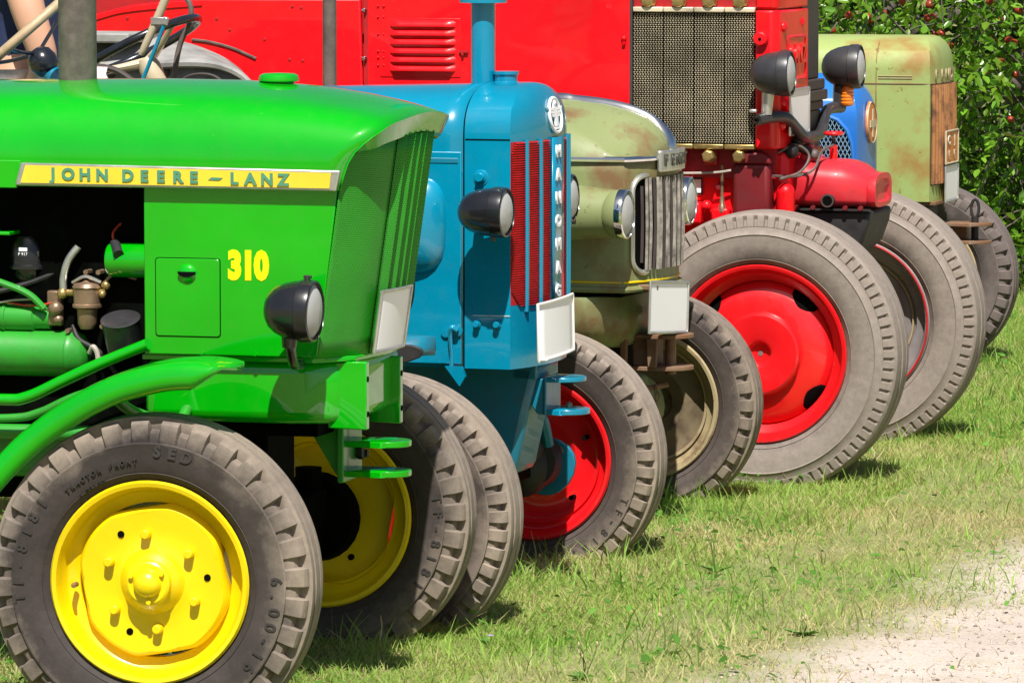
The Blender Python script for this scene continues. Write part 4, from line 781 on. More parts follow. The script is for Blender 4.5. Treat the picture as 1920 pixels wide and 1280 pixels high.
for i in range(6):
    z = 1.435 - i * 0.0285; m = MB(); rows = []
    for j in range(13):
        q = j / 12; e = 1 - max(0, abs(q - 0.5) * 2 - 0.86) / 0.14; e = math.sqrt(max(0, 1 - (1 - e) ** 2)) if e < 1 else 1; x = -1.312 + 0.222 * q
        rows.append([(x, -0.3645, z + 0.011), (x, -0.3645 - 0.010 * e, z + 0.004), (x, -0.3645 - 0.017 * e, z - 0.006), (x, -0.3645 - 0.016 * e, z - 0.0105), (x, -0.3640, z - 0.0085)])
    m.grid(rows).build('louvre', 'red', dr, smooth=55)
for z in (1.49, 1.455, 1.40, 1.345, 1.325, 1.30):
    for x in (-1.352, -1.333): MB().ball((x, -0.3635, z), 0.0042, 8, 6).build('rivet', 'red', dr)
for z in (1.475, 1.320): MB().lathe([(0.009, 0), (0.009, 0.006), (0.006, 0.012), (0, 0.013)], 12, (-1.402, -0.352, z), (0, -1, 0)).build('cover_bolt', 'chrome', dr)
MB().box(-1.078, -1.048, -0.372, -0.362, 1.342, 1.350).box(-1.07, -1.062, -0.374, -0.362, 1.334, 1.343).build('door_catch', 'redd', dr)
MB().ball((-0.532, -0.366, 1.392), 0.009, 10, 8).cyl((-0.532, -0.362, 1.378), (-0.532, -0.372, 1.376), 0.006, n=8).build('cover_knob', 'red', dr)
MB().box(-0.517, -0.507, -0.358, -0.33, 0.95, 1.75).build('radiator_frame', 'umber', T4)
# honeycomb radiator: four blocks
for k in range(4):
    x0 = -0.5045 + k * 0.0998; x1 = x0 + 0.0975
    blk = MB().box(x0, x1, -0.345, -0.10, 1.055, 1.475).build('radiator_block', 'hole', T4)
    m = MB(); nx, nz = 11, 60
    for j in range(nz):
        for i in range(nx):
            x = x0 + (x1 - x0) * (i + (0.5 if j % 2 else 0.25) * 1.0) / nx; z = 1.060 + 0.412 * (j + 0.5) / nz; a, h = 0.0037, 0.0029
            if x + a > x1: continue
            m.add([(x - a, -0.346, z + h), (x + a, -0.346, z + h), (x, -0.3475, z - h), (x, -0.3515, z + h * 0.4)], [(0, 1, 3), (1, 2, 3), (2, 0, 3)])
    m.build('honeycomb_cells', 'brassgrey', blk, smooth=0, kind='stuff', fix=False)
    for z in (1.476, 1.043): MB().box(x0, x1, -0.360, -0.33, z, z + 0.016).build('header_bar', 'brass' if z < 1.2 else 'brassgrey', blk, bevel=0.003)
    for z in (1.512, 1.021):
        MB().lathe([(0.024, 0), (0.024, 0.012), (0.0215, 0.014), (0.0215, 0.034), (0.017, 0.040), (0, 0.041)], 6 if z < 1.2 else 20, (x0 + 0.048, -0.330, z), (0, -1, 0)).build('header_plug', 'brass', blk, bevel=0.002)
        MB().box(x0 + 0.028, x0 + 0.07, -0.335, -0.30, z - 0.03, z + 0.03).build('header_neck', 'redd', blk, bevel=0.008)
MB().box(-0.515, -0.105, -0.335, -0.26, 1.49, 1.75).build('radiator_top', 'redd', T4)
# front housing with cast name
hs = MB().prism([(-0.105, -0.36), (-0.05, -0.36), (-0.030, -0.340), (-0.022, -0.24), (-0.020, 0.03), (-0.105, 0.03)], 1.045, 1.484, 'xy').build('front_housing', 'red', T4, bevel=0.008)
MB().prism([(-0.105, -0.357), (-0.05, -0.357), (-0.033, -0.337), (-0.025, -0.24), (-0.023, 0.03), (-0.105, 0.03)], 1.488, 1.75, 'xy').build('upper_housing', 'red', T4, bevel=0.006)
fr = rrect(-0.255, -0.015, 1.262, 1.397, 0.012, 3)
MB().tube([(-0.021 + (0.0 if y > -0.24 else -0.004), y, z) for y, z in fr], 0.005, 6, False, closed=True).build('cast_frame', 'red', hs)
for i, ch in enumerate('LANZ'): fronttext('letter', ch, -0.020, -0.215 + 0.055 * i, 1.338, 0.082, 'red', hs, bold=0.002, sx=0.9, extrude=0.006)
MB().cyl((-0.086, -0.36, 1.393), (-0.086, -0.378, 1.393), 0.026, 0.022, 20).build('casting_boss', 'red', hs, bevel=0.004)
MB().cyl((-0.086, -0.3775, 1.393), (-0.086, -0.3795, 1.393), 0.005, n=10).build('boss_hole', 'hole', hs)
for y, z in ((-0.30, 1.43), (-0.06, 1.44), (-0.30, 1.19), (-0.32, 1.12)): MB().ball((-0.03, y, z), 0.018, 12, 8).build('casting_lug', 'red', hs)
col = MB().prism([(-0.16, 0.035), (-0.042, 0.035), (-0.042, 0.28), (-0.16, 0.28)], 1.25, 1.9, 'xy').build('chimney_column', 'umber', T4, bevel=0.004)
for z0, z1, e in ((1.215, 1.249, 0.012), (1.18, 1.214, 0.020), (1.15, 1.179, 0.008), (1.02, 1.149, 0.0)):
    MB().prism([(-0.16, -0.10), (-0.035 + e, -0.10), (-0.035 + e, 0.28 + e), (-0.16, 0.28 + e)], z0, z1, 'xy').build('column_base', 'umber', col, bevel=0.005)
rows = [[(-0.008, y, z) for z in (1.088, 1.094, 1.224, 1.23)] for y in (-0.30, -0.294, -0.026, -0.02)]
p4 = MB().grid(rows).build('number_plate', 'plate', T4, solid=0.003); platerim(p4, rows, 0.004, 'alu')
# bent lamp tube with two lamps and indicators
MB().tube([(-0.075, -0.45, 1.142), (-0.045, -0.40, 1.148), (-0.012, -0.33, 1.145), (0.005, -0.26, 1.11), (0.02, -0.20, 1.078), (0.015, -0.08, 1.072), (0.0, 0.10, 1.073), (-0.015, 0.22, 1.088), (-0.025, 0.30, 1.13), (-0.02, 0.36, 1.147), (0.0, 0.44, 1.148)], 0.0185, 14).build('lamp_tube', 'charcoal', T4)
MB().cyl((-0.0755, -0.4508, 1.142), (-0.080, -0.458, 1.142), 0.006, n=10).build('tube_end', 'hole', T4)
for y, x, z in ((-0.42, 0.022, 1.288), (0.42, 0.066, 1.284)):
    l = headlamp(T4, (x, y, z), (1, 0.0, 0.03), 0.071, 0.128, 'charcoal', 'charcoal', screw=False)
    MB().cyl((x - 0.07, y, z - 0.062), (x - 0.075, y, z - 0.13), 0.020, 0.017, 16).build('lamp_foot', 'alu', l)
    if y < 0: continue
    i = MB()
    i.lathe([(0.0, 0.0), (0.016, 0.002)] + [(0.021 + 0.0018 * (j % 2), 0.006 + 0.0055 * j) for j in range(11)] + [(0.016, 0.072), (0, 0.074)], 20, (x - 0.075 + (0.035 if y > 0 else 0.03), y - 0.01, z - 0.132), (0, 0, 1))
    i.build('indicator', 'amber', l, smooth=30); MB().box(x - 0.082, x - 0.058, y - 0.025, y + 0.012, z - 0.135, z - 0.062).build('indicator_back', 'charcoal', l, bevel=0.004)
MB().box(-0.100, -0.078, -0.46, -0.44, 1.164, 1.175).build('wing_nut', 'alu', T4, bevel=0.003)
# lower engine
MB().box(-0.95, -0.02, -0.27, 0.27, 0.60, 1.035).build('crankcase', 'red', T4, bevel=0.02)
fl = MB().box(-0.180, -0.062, -0.345, -0.24, 0.80, 1.000).build('oil_filter_housing', 'redshade', T4, bevel=0.014)
MB().prism([(-0.186, 0.998), (-0.056, 0.998), (-0.062, 1.018), (-0.085, 1.034), (-0.155, 1.034), (-0.18, 1.018)], -0.35, -0.235).build('filter_lid', 'redshade', fl, bevel=0.006)
MB().cyl((-0.02, -0.29, 0.78), (-0.02, -0.29, 0.905), 0.030, n=24).ball((-0.02, -0.29, 0.905), 0.030).build('fuel_pump', 'red', T4)
MB().box(-0.36, -0.295, -0.276, -0.268, 0.893, 0.955).build('maker_plate', 'charcoal', T4); MB().box(-0.325, -0.300, -0.2785, -0.275, 0.90, 0.942).build('plate_field', 'plate', T4)
MB().tube([(-0.60, -0.33, 0.962), (-0.35, -0.33, 0.964), (-0.24, -0.33, 0.968), (-0.19, -0.325, 0.975)], 0.004, 6).build('rod', 'wireg', T4)
MB().cyl((-0.225, -0.30, 0.99), (-0.225, -0.30, 0.87), 0.005, n=8).lathe([(0.012, 0), (0.012, 0.02), (0.008, 0.025), (0.007, 0.05)], 10, (-0.225, -0.30, 0.84), (0, 0, 1)).build('grease_line', 'bronze', T4)
MB().box(-0.42, -0.29, -0.32, -0.25, 0.80, 0.872).ball((-0.275, -0.30, 0.86), 0.018).box(-0.26, -0.2, -0.31, -0.25, 0.80, 0.855).build('pump_body', 'red', T4, bevel=0.01)
secs = []
for x, w, z0, z1 in ((-0.06, 0.16, 0.846, 1.030), (0.0, 0.175, 0.846, 1.020), (0.03, 0.178, 0.846, 1.002), (0.09, 0.175, 0.846, 1.000), (0.13, 0.170, 0.847, 0.997), (0.165, 0.155, 0.848, 0.985), (0.19, 0.138, 0.850, 0.968), (0.207, 0.125, 0.852, 0.955), (0.212, 0.130, 0.850, 0.958), (0.236, 0.130, 0.850, 0.958), (0.2365, 0.10, 0.865, 0.94), (0.228, 0.09, 0.870, 0.935), (0.227, 0.01, 0.90, 0.91)):
    ring = []
    for j in range(36):
        a = 2 * math.pi * j / 36; c, s = math.cos(a), math.sin(a); c = math.copysign(abs(c) ** 0.62, c); s = math.copysign(abs(s) ** (0.72 if s > 0 else 0.3), s)
        ring.append((x, w * c, (z0 + z1) / 2 + (z1 - z0) / 2 * s))
    secs.append(ring)
eh = MB().rings(secs).build('cylinder_head', 'redpink', T4, smooth=45)
MB().prism([(-0.02, 0.99), (-0.005, 1.045), (0.012, 1.058), (0.028, 1.045), (0.038, 1.0)], -0.13, -0.09).build('lifting_ear', 'redpink', eh, bevel=0.01)
MB().ball((0.035, -0.12, 1.018), 0.018, 10, 8).build('ear_bolt', 'pipe', eh)
MB().prism([(-0.03, 0.843), (0.230, 0.843), (0.224, 0.80), (0.200, 0.735), (0.165, 0.70), (0.0, 0.69), (-0.05, 0.75)], -0.165, 0.165).build('sump', 'blackm', T4, bevel=0.012)
MB().lathe([(0.0, -0.05), (0.020, -0.05), (0.020, 0.022), (0.0215, 0.024), (0.0215, 0.03), (0.016, 0.03), (0.015, 0.0), (0, 0.0)], 24, (0.095, -0.170, 0.876), (0, -1, 0)).build('drain_stub', 'umber', T4, smooth=40)
MB().cyl((0.095, -0.1995, 0.876), (0.095, -0.1985, 0.876), 0.014, n=20).build('stub_bore', 'hole', T4)
MB().tube([(-0.03, -0.33, 0.95), (0.02, -0.26, 0.97), (0.04, -0.22, 1.02), (0.0, -0.24, 1.055), (-0.05, -0.28, 1.03)], 0.0045, 6).build('fuel_pipe', 'pipe', T4)
MB().tube([(-0.05, -0.34, 0.96), (0.0, -0.24, 0.955), (0.05, -0.2, 0.975), (0.06, -0.12, 1.03), (0.075, -0.02, 1.045)], 0.0045, 6).build('fuel_pipe', 'pipe', T4)
vv = MB().cyl((0.071, 0, 0.99), (0.071, 0, 1.045), 0.014, 0.012, 14).build('valve', 'redw', T4)
MB().cyl((0.071, 0, 1.045), (0.071, 0, 1.078), 0.007, n=10).build('valve_stem', 'blackm', vv)
MB().tube([(0.071 + 0.027 * math.cos(R(a)), 0.027 * math.sin(R(a)), 1.082) for a in range(0, 360, 20)], 0.0062, 8, False, closed=True).box(0.05, 0.092, -0.004, 0.004, 1.079, 1.085).build('valve_handwheel', 'redw', vv)
# wheels
def disc_t4():
    return MB().lathe([(0.234, 0.03), (0.232, 0.0), (0.226, -0.022), (0.21, -0.038), (0.185, -0.050), (0.15, -0.058), (0.130, -0.060), (0.127, -0.064), (0.125, -0.083), (0.119, -0.089), (0.05, -0.090), (0.040, -0.086), (0.030, -0.068), (0.0, -0.062)], 72, cap=False)
def disc_t4far():
    return MB().lathe([(0.236, 0.022), (0.230, 0.020), (0.215, 0.012), (0.205, 0.0), (0.198, -0.002), (0.192, 0.002), (0.12, -0.03), (0.10, -0.03), (0.08, 0.02), (0.0, 0.02)], 72, cap=False)
MAT['rub4'] = rubber('grey_brown_dusty_tyre', 0.44, 0.276, lo=0.54, amt=0.95, dust=(0.32, 0.275, 0.24), mud=(0.25, 0.205, 0.175), dark=(0.12, 0.10, 0.09))
ob = tyre_mesh(0.440, 0.276, 0.215, 78, 0.62, 0.011, 0.046, ph=0.5, slots=True).build('tyre', 'rub4', T4); ty4 = ob.data; bpy.data.objects.remove(ob)
w = wheel(T4, (0, -0.65, 0.43), -1, 0, 0.44, 0.276, 0.215, (ty4, 'rub4'), 'redw', disc_t4(), 'redw', label='big domed red disc wheel with four dark slots')
for a in (51, -39, -129, 141):
    def dy(r): return interp(r, [0.15, 0.185, 0.21, 0.226, 0.232], [-0.0585, -0.0505, -0.0385, -0.0225, -0.001])
    rows = []
    for i in range(9):
        r = 0.187 + 0.042 * i / 8; hw_ = 12.5 * min(1, math.sqrt((i + 0.05) / 4.5)); rows.append([(r * math.cos(R(a + hw_ * q)), dy(r) - 0.0015, r * math.sin(R(a + hw_ * q))) for q in (-1, -0.75, -0.5, -0.25, 0, 0.25, 0.5, 0.75, 1)])
    MB().grid(rows).build('hand_slot', 'hole', w, solid=0.001)
MB().cyl((0, -0.0615, 0), (0, -0.066, 0), 0.008, n=12).build('hub_plug', 'alu', w)
w = wheel(T4, (0, 0.65, 0.43), 1, 0, 0.44, 0.276, 0.215, (ty4, 'rub4'), 'greydisc', disc_t4far(), 'greydisc', label='big wheel seen from inside, grey disc with a red rim edge')
MB().tube([(0.270 * math.cos(R(a)), 0.0915, 0.270 * math.sin(R(a))) for a in range(0, 360, 5)], 0.0040, 8, False, closed=True).build('rim_edge', 'redd', w)
MB().tube([(0.206 * math.cos(R(a)), 0.009, 0.206 * math.sin(R(a))) for a in range(0, 360, 5)], 0.004, 6, False, closed=True).build('disc_ring', 'ochre', w)
for a in (15, 105, 195, 285): MB().cyl((0.160 * math.cos(R(a + 180)), -0.012, 0.160 * math.sin(R(a))), (0.160 * math.cos(R(a + 180)), -0.0085, 0.160 * math.sin(R(a))), 0.0115, n=16).build('disc_hole', 'hole', w)
MB().cyl((-0.222 * math.cos(R(40)), 0.02, 0.222 * math.sin(R(40))), (-0.222 * math.cos(R(40)), 0.034, 0.222 * math.sin(R(40))), 0.006, n=10).build('tyre_valve', 'brass', w)
MB().box(-0.06, 0.06, -0.6, 0.58, 0.38, 0.48).box(-0.1, 0.1, -0.14, 0.14, 0.45, 0.7).build('front_axle', 'blackm', T4, bevel=0.01)
MB().lathe([(0.0, -0.03), (0.09, -0.03), (0.11, 0.0), (0.11, 0.06), (0.0, 0.06)], 24, (0, 0.56, 0.43), (0, 1, 0)).build('brake_drum', 'blackm', T4)

for x in (-0.01, 0.045, 0.15, 0.20): MB().cyl((x, -0.176, 0.853), (x, -0.19, 0.853), 0.008, n=6).build('head_bolt', 'redshade', eh)
MB().box(-0.03, 0.228, -0.182, -0.16, 0.8435, 0.849).build('head_gasket', 'blackm', eh)
MB().cyl((0.03, -0.17, 0.78), (0.03, -0.172, 0.78), 0.04, n=24).build('sump_cover', 'blackm', T4, bevel=0.002)
MB().tube([(0.02, -0.14, 1.03), (-0.03, -0.2, 1.06), (-0.04, -0.25, 1.04)], 0.016, 8).ball((-0.015, -0.24, 1.035), 0.025).ball((0.0, -0.2, 1.065), 0.02).build('governor_links', 'blackm', T4)
for x, z in ((-0.35, 1.0), (-0.30, 0.86), (-0.24, 0.92)): MB().cyl((x, -0.27, z), (x, -0.285, z), 0.010, n=6).build('crankcase_bolt', 'redshade', T4)
# ================================================================ fifth tractor: bright blue, mostly hidden
T5 = empty('tractor', (1.252, 18.314, 0), R(-16), 'bright blue tractor with arched mesh side, mostly hidden behind the large red one', 'tractor', 'vintage tractors parked in a row')
rows = nose_rows(-1.0, 0.025, 0.016, 2.6, 0.17, 0.55, 1.212, 1.04, 0.02, tpow=2.0, wpow=2.0, rec=0.12)
ns = MB().grid(rows).build('hood', 'blue2', T5, smooth=60)
arch = [(-0.235, 0.60), (-0.235, 0.93), (-0.215, 0.985), (-0.18, 1.03), (-0.135, 1.058), (-0.085, 1.066), (-0.045, 1.050), (-0.012, 1.015), (0.006, 0.97), (0.012, 0.92), (0.012, 0.60)]
MB().prism(arch, -0.1712, -0.169).build('mesh_recess', 'hole', ns)
MB().tube([(x, -0.173, z) for x, z in arch], 0.0075, 8, False).build('mesh_frame', 'blue2', ns)
def inside(x, z):
    c = False; n = len(arch)
    for i in range(n):
        (x1, z1), (x2, z2) = arch[i], arch[i - 1]
        if (z1 > z) != (z2 > z) and x < (x2 - x1) * (z - z1) / (z2 - z1) + x1: c = not c
    return c
MAT['paleblue'] = plain('pale_blue_wire', (0.22, 0.36, 0.52), 0.4, var=0.2)
m = MB()
for s in (-1, 1):
    for k in range(-60, 60):
        run = None; step = 0.006
        for i in range(0, 84):
            z = 0.60 + i * step; x = -0.11 + k * 0.0155 + s * (z - 0.8) * 0.52; ok = inside(x, z)
            if ok and run is None: run = (x, z)
            if (not ok or i == 83) and run is not None:
                if z - run[1] > 0.01: m.tube([(run[0], -0.1755 - 0.001 * s, run[1]), (x, -0.1755 - 0.001 * s, z)], 0.0016, 4, False)
                run = None
m.build('wire_mesh', 'paleblue', ns, smooth=0, kind='stuff')
em = MB().lathe([(0.0, 0.008), (0.062, 0.008), (0.074, 0.006), (0.076, 0.0)], 40, (0.040, -0.015, 1.037), (1, -0.02, 0.03)).build('round_emblem', 'orange', ns, label='round orange emblem with toothed edge')
MB().lathe([(0.070, 0.009), (0.074, 0.010), (0.074, 0.004)], 40, (0.040, -0.015, 1.037), (1, -0.02, 0.03), cap=False).build('emblem_edge', 'cream', em)
MB().box(0.048, 0.052, -0.06, 0.03, 1.02, 1.045).box(0.0485, 0.0525, -0.025, -0.005, 0.985, 1.085).build('emblem_relief', 'cream', em)
MB().box(-1.0, 0.02, -0.14, 0.14, 0.40, 0.56).build('engine_frame', 'blackm', T5, bevel=0.02)
ob = tyre_mesh(0.36, 0.2225, 0.165, 36, 0.6, 0.012, 0.045).build('tyre', 'rub3', T5); ty5 = ob.data; bpy.data.objects.remove(ob)
MB().box(-0.32, -0.22, -0.5, 0.5, 0.30, 0.38).build('front_axle', 'blackm', T5)
for s in (-1, 1): wheel(T5, (-0.27, 0.56 * s, 0.345), s, 0, 0.36, 0.2225, 0.165, (ty5, 'rub3'), 'redw', disc_red(), 'redw')
# ================================================================ sixth tractor: pale green, rusted, at the far end
T6 = empty('tractor', (1.509, 19.404, 0), R(-16), 'pale green rust stained tractor, farthest in the row beside the apple trees', 'tractor', 'vintage tractors parked in a row')
rows = nose_rows(-1.1, 0.128, 0.022, 2.6, 0.225, 0.70, 1.322, 1.185, 0.13, tpow=2.6, wpow=2.3, rec=0.065)
hd = MB().grid(rows).build('hood', 'fendt2', T6, smooth=60)
def t6x(y, o=0): return 0.128 + 0.022 * (1 - min(1, abs(y) / 0.225) ** 2.6) + o
MB().tube([(-1.0, -0.2255, 1.143), (-0.08, -0.2255, 1.143), (0.10, -0.2255, 1.143)] + [(t6x(y, 0.0005), y, 1.143) for y in (-0.223, -0.21, -0.17, -0.1, 0.0, 0.1, 0.2)], 0.0022, 6, False).build('hood_seam', 'rust', hd)
MB().tube([(-0.078, -0.2255, 0.75), (-0.078, -0.2255, 1.17), (-0.078, -0.220, 1.23), (-0.078, -0.204, 1.27), (-0.078, -0.165, 1.302)], 0.0018, 6, False).build('hood_joint', 'rustor', hd)
for z in (1.163, 1.172): MB().tube([(-0.07, -0.2262, z), (0.06, -0.2262, z)], 0.0018, 6, False).build('pinstripe', 'ochre', hd)
for i, ch in enumerate('FENDT'): fronttext('letter', ch, t6x(-0.16 + 0.08 * i, 0.001), -0.16 + 0.08 * i, 1.170, 0.062, 'ochre', hd, bold=0.002, sx=1.4, extrude=0.002)
gb = MB().grid([[(t6x(y, 0.001), y, z) for y in [-0.218 + 0.436 * i / 16 for i in range(17)]] for z in (0.76, 0.9, 1.14)]).build('grille_back', 'umber', T6, smooth=60)
for i in range(14):
    y = -0.205 + 0.41 * i / 13
    MB().tube([(t6x(y, 0.005), y, 0.765), (t6x(y, 0.007), y, 0.95), (t6x(y, 0.005), y, 1.138)], 0.0085, 8, k=2).build('grille_slat', 'rustor', gb)
rows = [[(t6x(0, 0.018), y, z) for z in (0.838, 0.845, 0.953, 0.96)] for y in (-0.12, -0.113, 0.113, 0.12)]
sg = MB().grid(rows).build('enamel_plate', 'orange', T6, solid=0.004, label='rusty orange plate with cream letters'); platerim(sg, rows, 0.004, 'cream')
for ch, y, z, mt in (('C', -0.06, 0.925, 'white'), ('J', 0.05, 0.925, 'cream'), ('E', -0.05, 0.868, 'cream'), ('E', 0.05, 0.868, 'cream')): fronttext('letter', ch, t6x(0, 0.022), y, z, 0.048, mt, sg, sx=1.5, bold=0.001, extrude=0.001)
rows = [[(t6x(0, 0.018), y, z) for z in (0.695, 0.702, 0.820, 0.827)] for y in (-0.125, -0.118, 0.118, 0.125)]
p6 = MB().grid(rows).build('number_plate', 'plate', T6, solid=0.003); platerim(p6, rows, 0.004, 'alu')
MB().box(-1.1, 0.15, -0.21, 0.21, 0.685, 0.70).build('hood_sill', 'rust', T6, bevel=0.003)
MB().box(-1.1, 0.08, -0.2, 0.2, 0.40, 0.68).build('engine_frame', 'blackm', T6, bevel=0.02)
tw = MB().box(0.18, 0.235, -0.03, 0.03, 0.548, 0.60).build('tow_bracket', 'rust', T6, bevel=0.003)
tongue(0.607, tw, 'rust', 0.10, 0.33, -0.02, 0.07, 0.012); tongue(0.540, tw, 'rust', 0.20, 0.33, -0.02, 0.07, 0.012)
MB().tube([(0.265 + 0.015 * math.cos(R(a)), -0.02, 0.665 + 0.035 * math.sin(R(a))) for a in range(0, 360, 30)], 0.006, 6, False, closed=True).cyl((0.265, -0.02, 0.53), (0.265, -0.02, 0.635), 0.014).build('tow_pin', 'blackm', tw)
MB().box(-0.05, 0.05, -0.5, 0.5, 0.30, 0.38).box(-0.06, 0.12, -0.1, 0.1, 0.32, 0.55).build('front_axle', 'blackm', T6, bevel=0.01)
MAT['rub6'] = rubber('umber_dusty_rubber', 0.36, 0.2225, lo=0.66, amt=0.8, dust=(0.19, 0.155, 0.145), mud=(0.16, 0.13, 0.12), dark=(0.06, 0.05, 0.047))
ob = tyre_mesh(0.365, 0.2225, 0.17, 38, 0.55, 0.018, 0.055).build('tyre', 'rub6', T6); ty6 = ob.data; bpy.data.objects.remove(ob)
for s in (-1, 1): wheel(T6, (-0.055 if s > 0 else -0.10, 0.62 * s, 0.36), s, 0, 0.365, 0.2225, 0.17, (ty6, 'rub6'), 'ochre', disc_red(), 'ochre')
# ================================================================ ground, path, grass
def ground_mat():
    m, N, L, b = nodes('meadow_soil')
    n1 = noise(N, L, 1.3, 5, 0.6); n2 = noise(N, L, 30, 6, 0.7)
    r = ramp(N, [(0.30, (0.17, 0.20, 0.06)), (0.55, (0.26, 0.26, 0.10)), (0.72, (0.34, 0.29, 0.16))]); L.new(n1.outputs['Fac'], r.inputs['Fac'])
    r2 = ramp(N, [(0.3, (0.55,) * 3), (0.7, (1.2,) * 3)]); L.new(n2.outputs['Fac'], r2.inputs['Fac'])
    L.new(mixc(N, L, 1.0, r.outputs['Color'], r2.outputs['Color'], 'MULTIPLY'), b.inputs['Base Color']); b.inputs['Roughness'].default_value = 0.95; b.inputs['Specular IOR Level'].default_value = 0.1
    bump(N, L, b, n2.outputs['Fac'], 0.8, 0.02); return m
def gravel_mat():
    m, N, L, b = nodes('pale_gravel')
    n1 = noise(N, L, 2.0, 5, 0.6); n2 = noise(N, L, 140, 4, 0.75); v = N.new('ShaderNodeTexVoronoi'); v.inputs['Scale'].default_value = 85
    tc = N.new('ShaderNodeTexCoord'); L.new(tc.outputs['Object'], v.inputs['Vector'])
    r = ramp(N, [(0.3, (0.46, 0.39, 0.34)), (0.6, (0.56, 0.49, 0.44)), (0.8, (0.49, 0.41, 0.32))]); L.new(n1.outputs['Fac'], r.inputs['Fac'])
    r2 = ramp(N, [(0.25, (0.62, 0.60, 0.58)), (0.6, (1.1, 1.09, 1.08))]); L.new(n2.outputs['Fac'], r2.inputs['Fac'])
    at = N.new('ShaderNodeAttribute'); at.attribute_name = 'gravel'; n4 = noise(N, L, 6, 6, 0.7)
    ad = N.new('ShaderNodeMath'); ad.operation = 'ADD'; L.new(at.outputs['Fac'], ad.inputs[0]); L.new(n4.outputs['Fac'], ad.inputs[1])
    r5 = ramp(N, [(0.40, (0, 0, 0)), (0.75, (0.5,) * 3), (1.0, (1, 1, 1))]); mr = N.new('ShaderNodeMath'); mr.operation = 'MULTIPLY'; mr.inputs[1].default_value = 0.667; L.new(ad.outputs[0], mr.inputs[0]); L.new(mr.outputs[0], r5.inputs['Fac'])
    earth = ramp(N, [(0.3, (0.15, 0.19, 0.055)), (0.7, (0.28, 0.26, 0.12))]); L.new(n4.outputs['Fac'], earth.inputs['Fac'])
    L.new(mixc(N, L, r5.outputs['Color'], earth.outputs['Color'], mixc(N, L, 1.0, r.outputs['Color'], r2.outputs['Color'], 'MULTIPLY')), b.inputs['Base Color']); b.inputs['Roughness'].default_value = 0.9
    bump(N, L, b, v.outputs['Distance'], 0.5, 0.004); return m
def lump(x, y): return 0.010 * math.sin(x * 5.1 + y * 1.3) * math.sin(y * 3.7 - x) + 0.006 * math.sin(x * 13 + 2 * y) * math.sin(y * 9)
gx_ = [-250, -60, -20, -8, -4] + [-3 + 0.1 * i for i in range(81)] + [6, 10, 25, 70, 250]; gy_ = [-60, 0, 5, 8] + [9.5 + 0.12 * i for i in range(125)] + [26, 30, 40, 70, 150, 400]
g = MB().grid([[(x, y, lump(x, y) + 0.030 if (-3 < x < 5 and 9.5 < y < 24.4) else 0.030) for x in gx_] for y in gy_]).build('ground', ground_mat(), smooth=180, fix=False); g['kind'] = 'structure'
# pale path at the lower right with a ragged edge
def edge(y):   # x of the path edge at depth y
    return 0.62 + (y - 11.9) * 0.345 + 0.05 * math.sin(y * 3.1) + 0.03 * math.sin(y * 9.7 + 1) + 0.018 * math.sin(y * 23)
rows = []
for i in range(160):
    y = 8.0 + i * 0.08; e = edge(y) - 0.62; rows.append([(x, y, lump(x, y) + 0.038) for x in [e + 0.06 * k for k in range(46)]])
pt = MB().grid(rows).build('gravel_path', gravel_mat(), smooth=180, fix=False); pt['kind'] = 'structure'
at_ = pt.data.attributes.new('gravel', 'FLOAT', 'POINT')
at_.data.foreach_set('value', [max(0.0, min(1.0, (v_.co.x - edge(v_.co.y) + 0.10) / 0.30)) for v_ in pt.data.vertices])
def leafmat(name, trans=0.45, rough=0.5, attr='tint', spec=0.25):
    m, N, L, b = nodes(name); a = N.new('ShaderNodeAttribute'); a.attribute_name = attr
    L.new(a.outputs['Color'], b.inputs['Base Color']); b.inputs['Roughness'].default_value = rough; b.inputs['Specular IOR Level'].default_value = spec
    t = N.new('ShaderNodeBsdfTranslucent'); L.new(a.outputs['Color'], t.inputs['Color']); mx = N.new('ShaderNodeMixShader'); mx.inputs[0].default_value = trans
    L.new(b.outputs[0], mx.inputs[1]); L.new(t.outputs[0], mx.inputs[2]); L.new(mx.outputs[0], N['Material Output'].inputs['Surface']); return m
def quickmesh(name, verts, quads, tint, mat, tri=False):
    me = bpy.data.meshes.new(name); nv, k = len(verts), 3 if tri else 4; nf = len(quads)
    me.vertices.add(nv); me.vertices.foreach_set('co', verts.astype(np.float32).ravel())
    me.loops.add(nf * k); me.loops.foreach_set('vertex_index', quads.astype(np.int32).ravel())
    me.polygons.add(nf); me.polygons.foreach_set('loop_start', np.arange(0, nf * k, k, dtype=np.int32)); me.polygons.foreach_set('use_smooth', np.ones(nf, bool))
    me.update(); at = me.color_attributes.new('tint', 'FLOAT_COLOR', 'POINT'); c = np.ones((nv, 4), np.float32); c[:, :3] = tint; at.data.foreach_set('color', c.ravel())
    me.materials.append(mat); o = bpy.data.objects.new(name, me); COL.objects.link(o); return o
def fbm(x, y, s):
    return (np.sin(x * 2.3 * s + 1.3 * np.sin(y * 1.7 * s)) + np.sin(y * 3.1 * s + 1.1 * np.sin(x * 2.9 * s + 2)) + 0.6 * np.sin((x + y) * 6.7 * s) + 0.5 * np.sin((x * 1.9 - y) * 11.3 * s)) / 3.1
def blades(n, xr, yr, keep):
    x = rng.uniform(*xr, n); y = rng.uniform(*yr, n); k = keep(x, y); return x[k], y[k]
def edge_np(y): return 0.62 + (y - 11.9) * 0.345 + 0.05 * np.sin(y * 3.1) + 0.03 * np.sin(y * 9.7 + 1) + 0.018 * np.sin(y * 23)
def lump_np(x, y): return 0.010 * np.sin(x * 5.1 + y * 1.3) * np.sin(y * 3.7 - x) + 0.006 * np.sin(x * 13 + 2 * y) * np.sin(y * 9) + 0.030
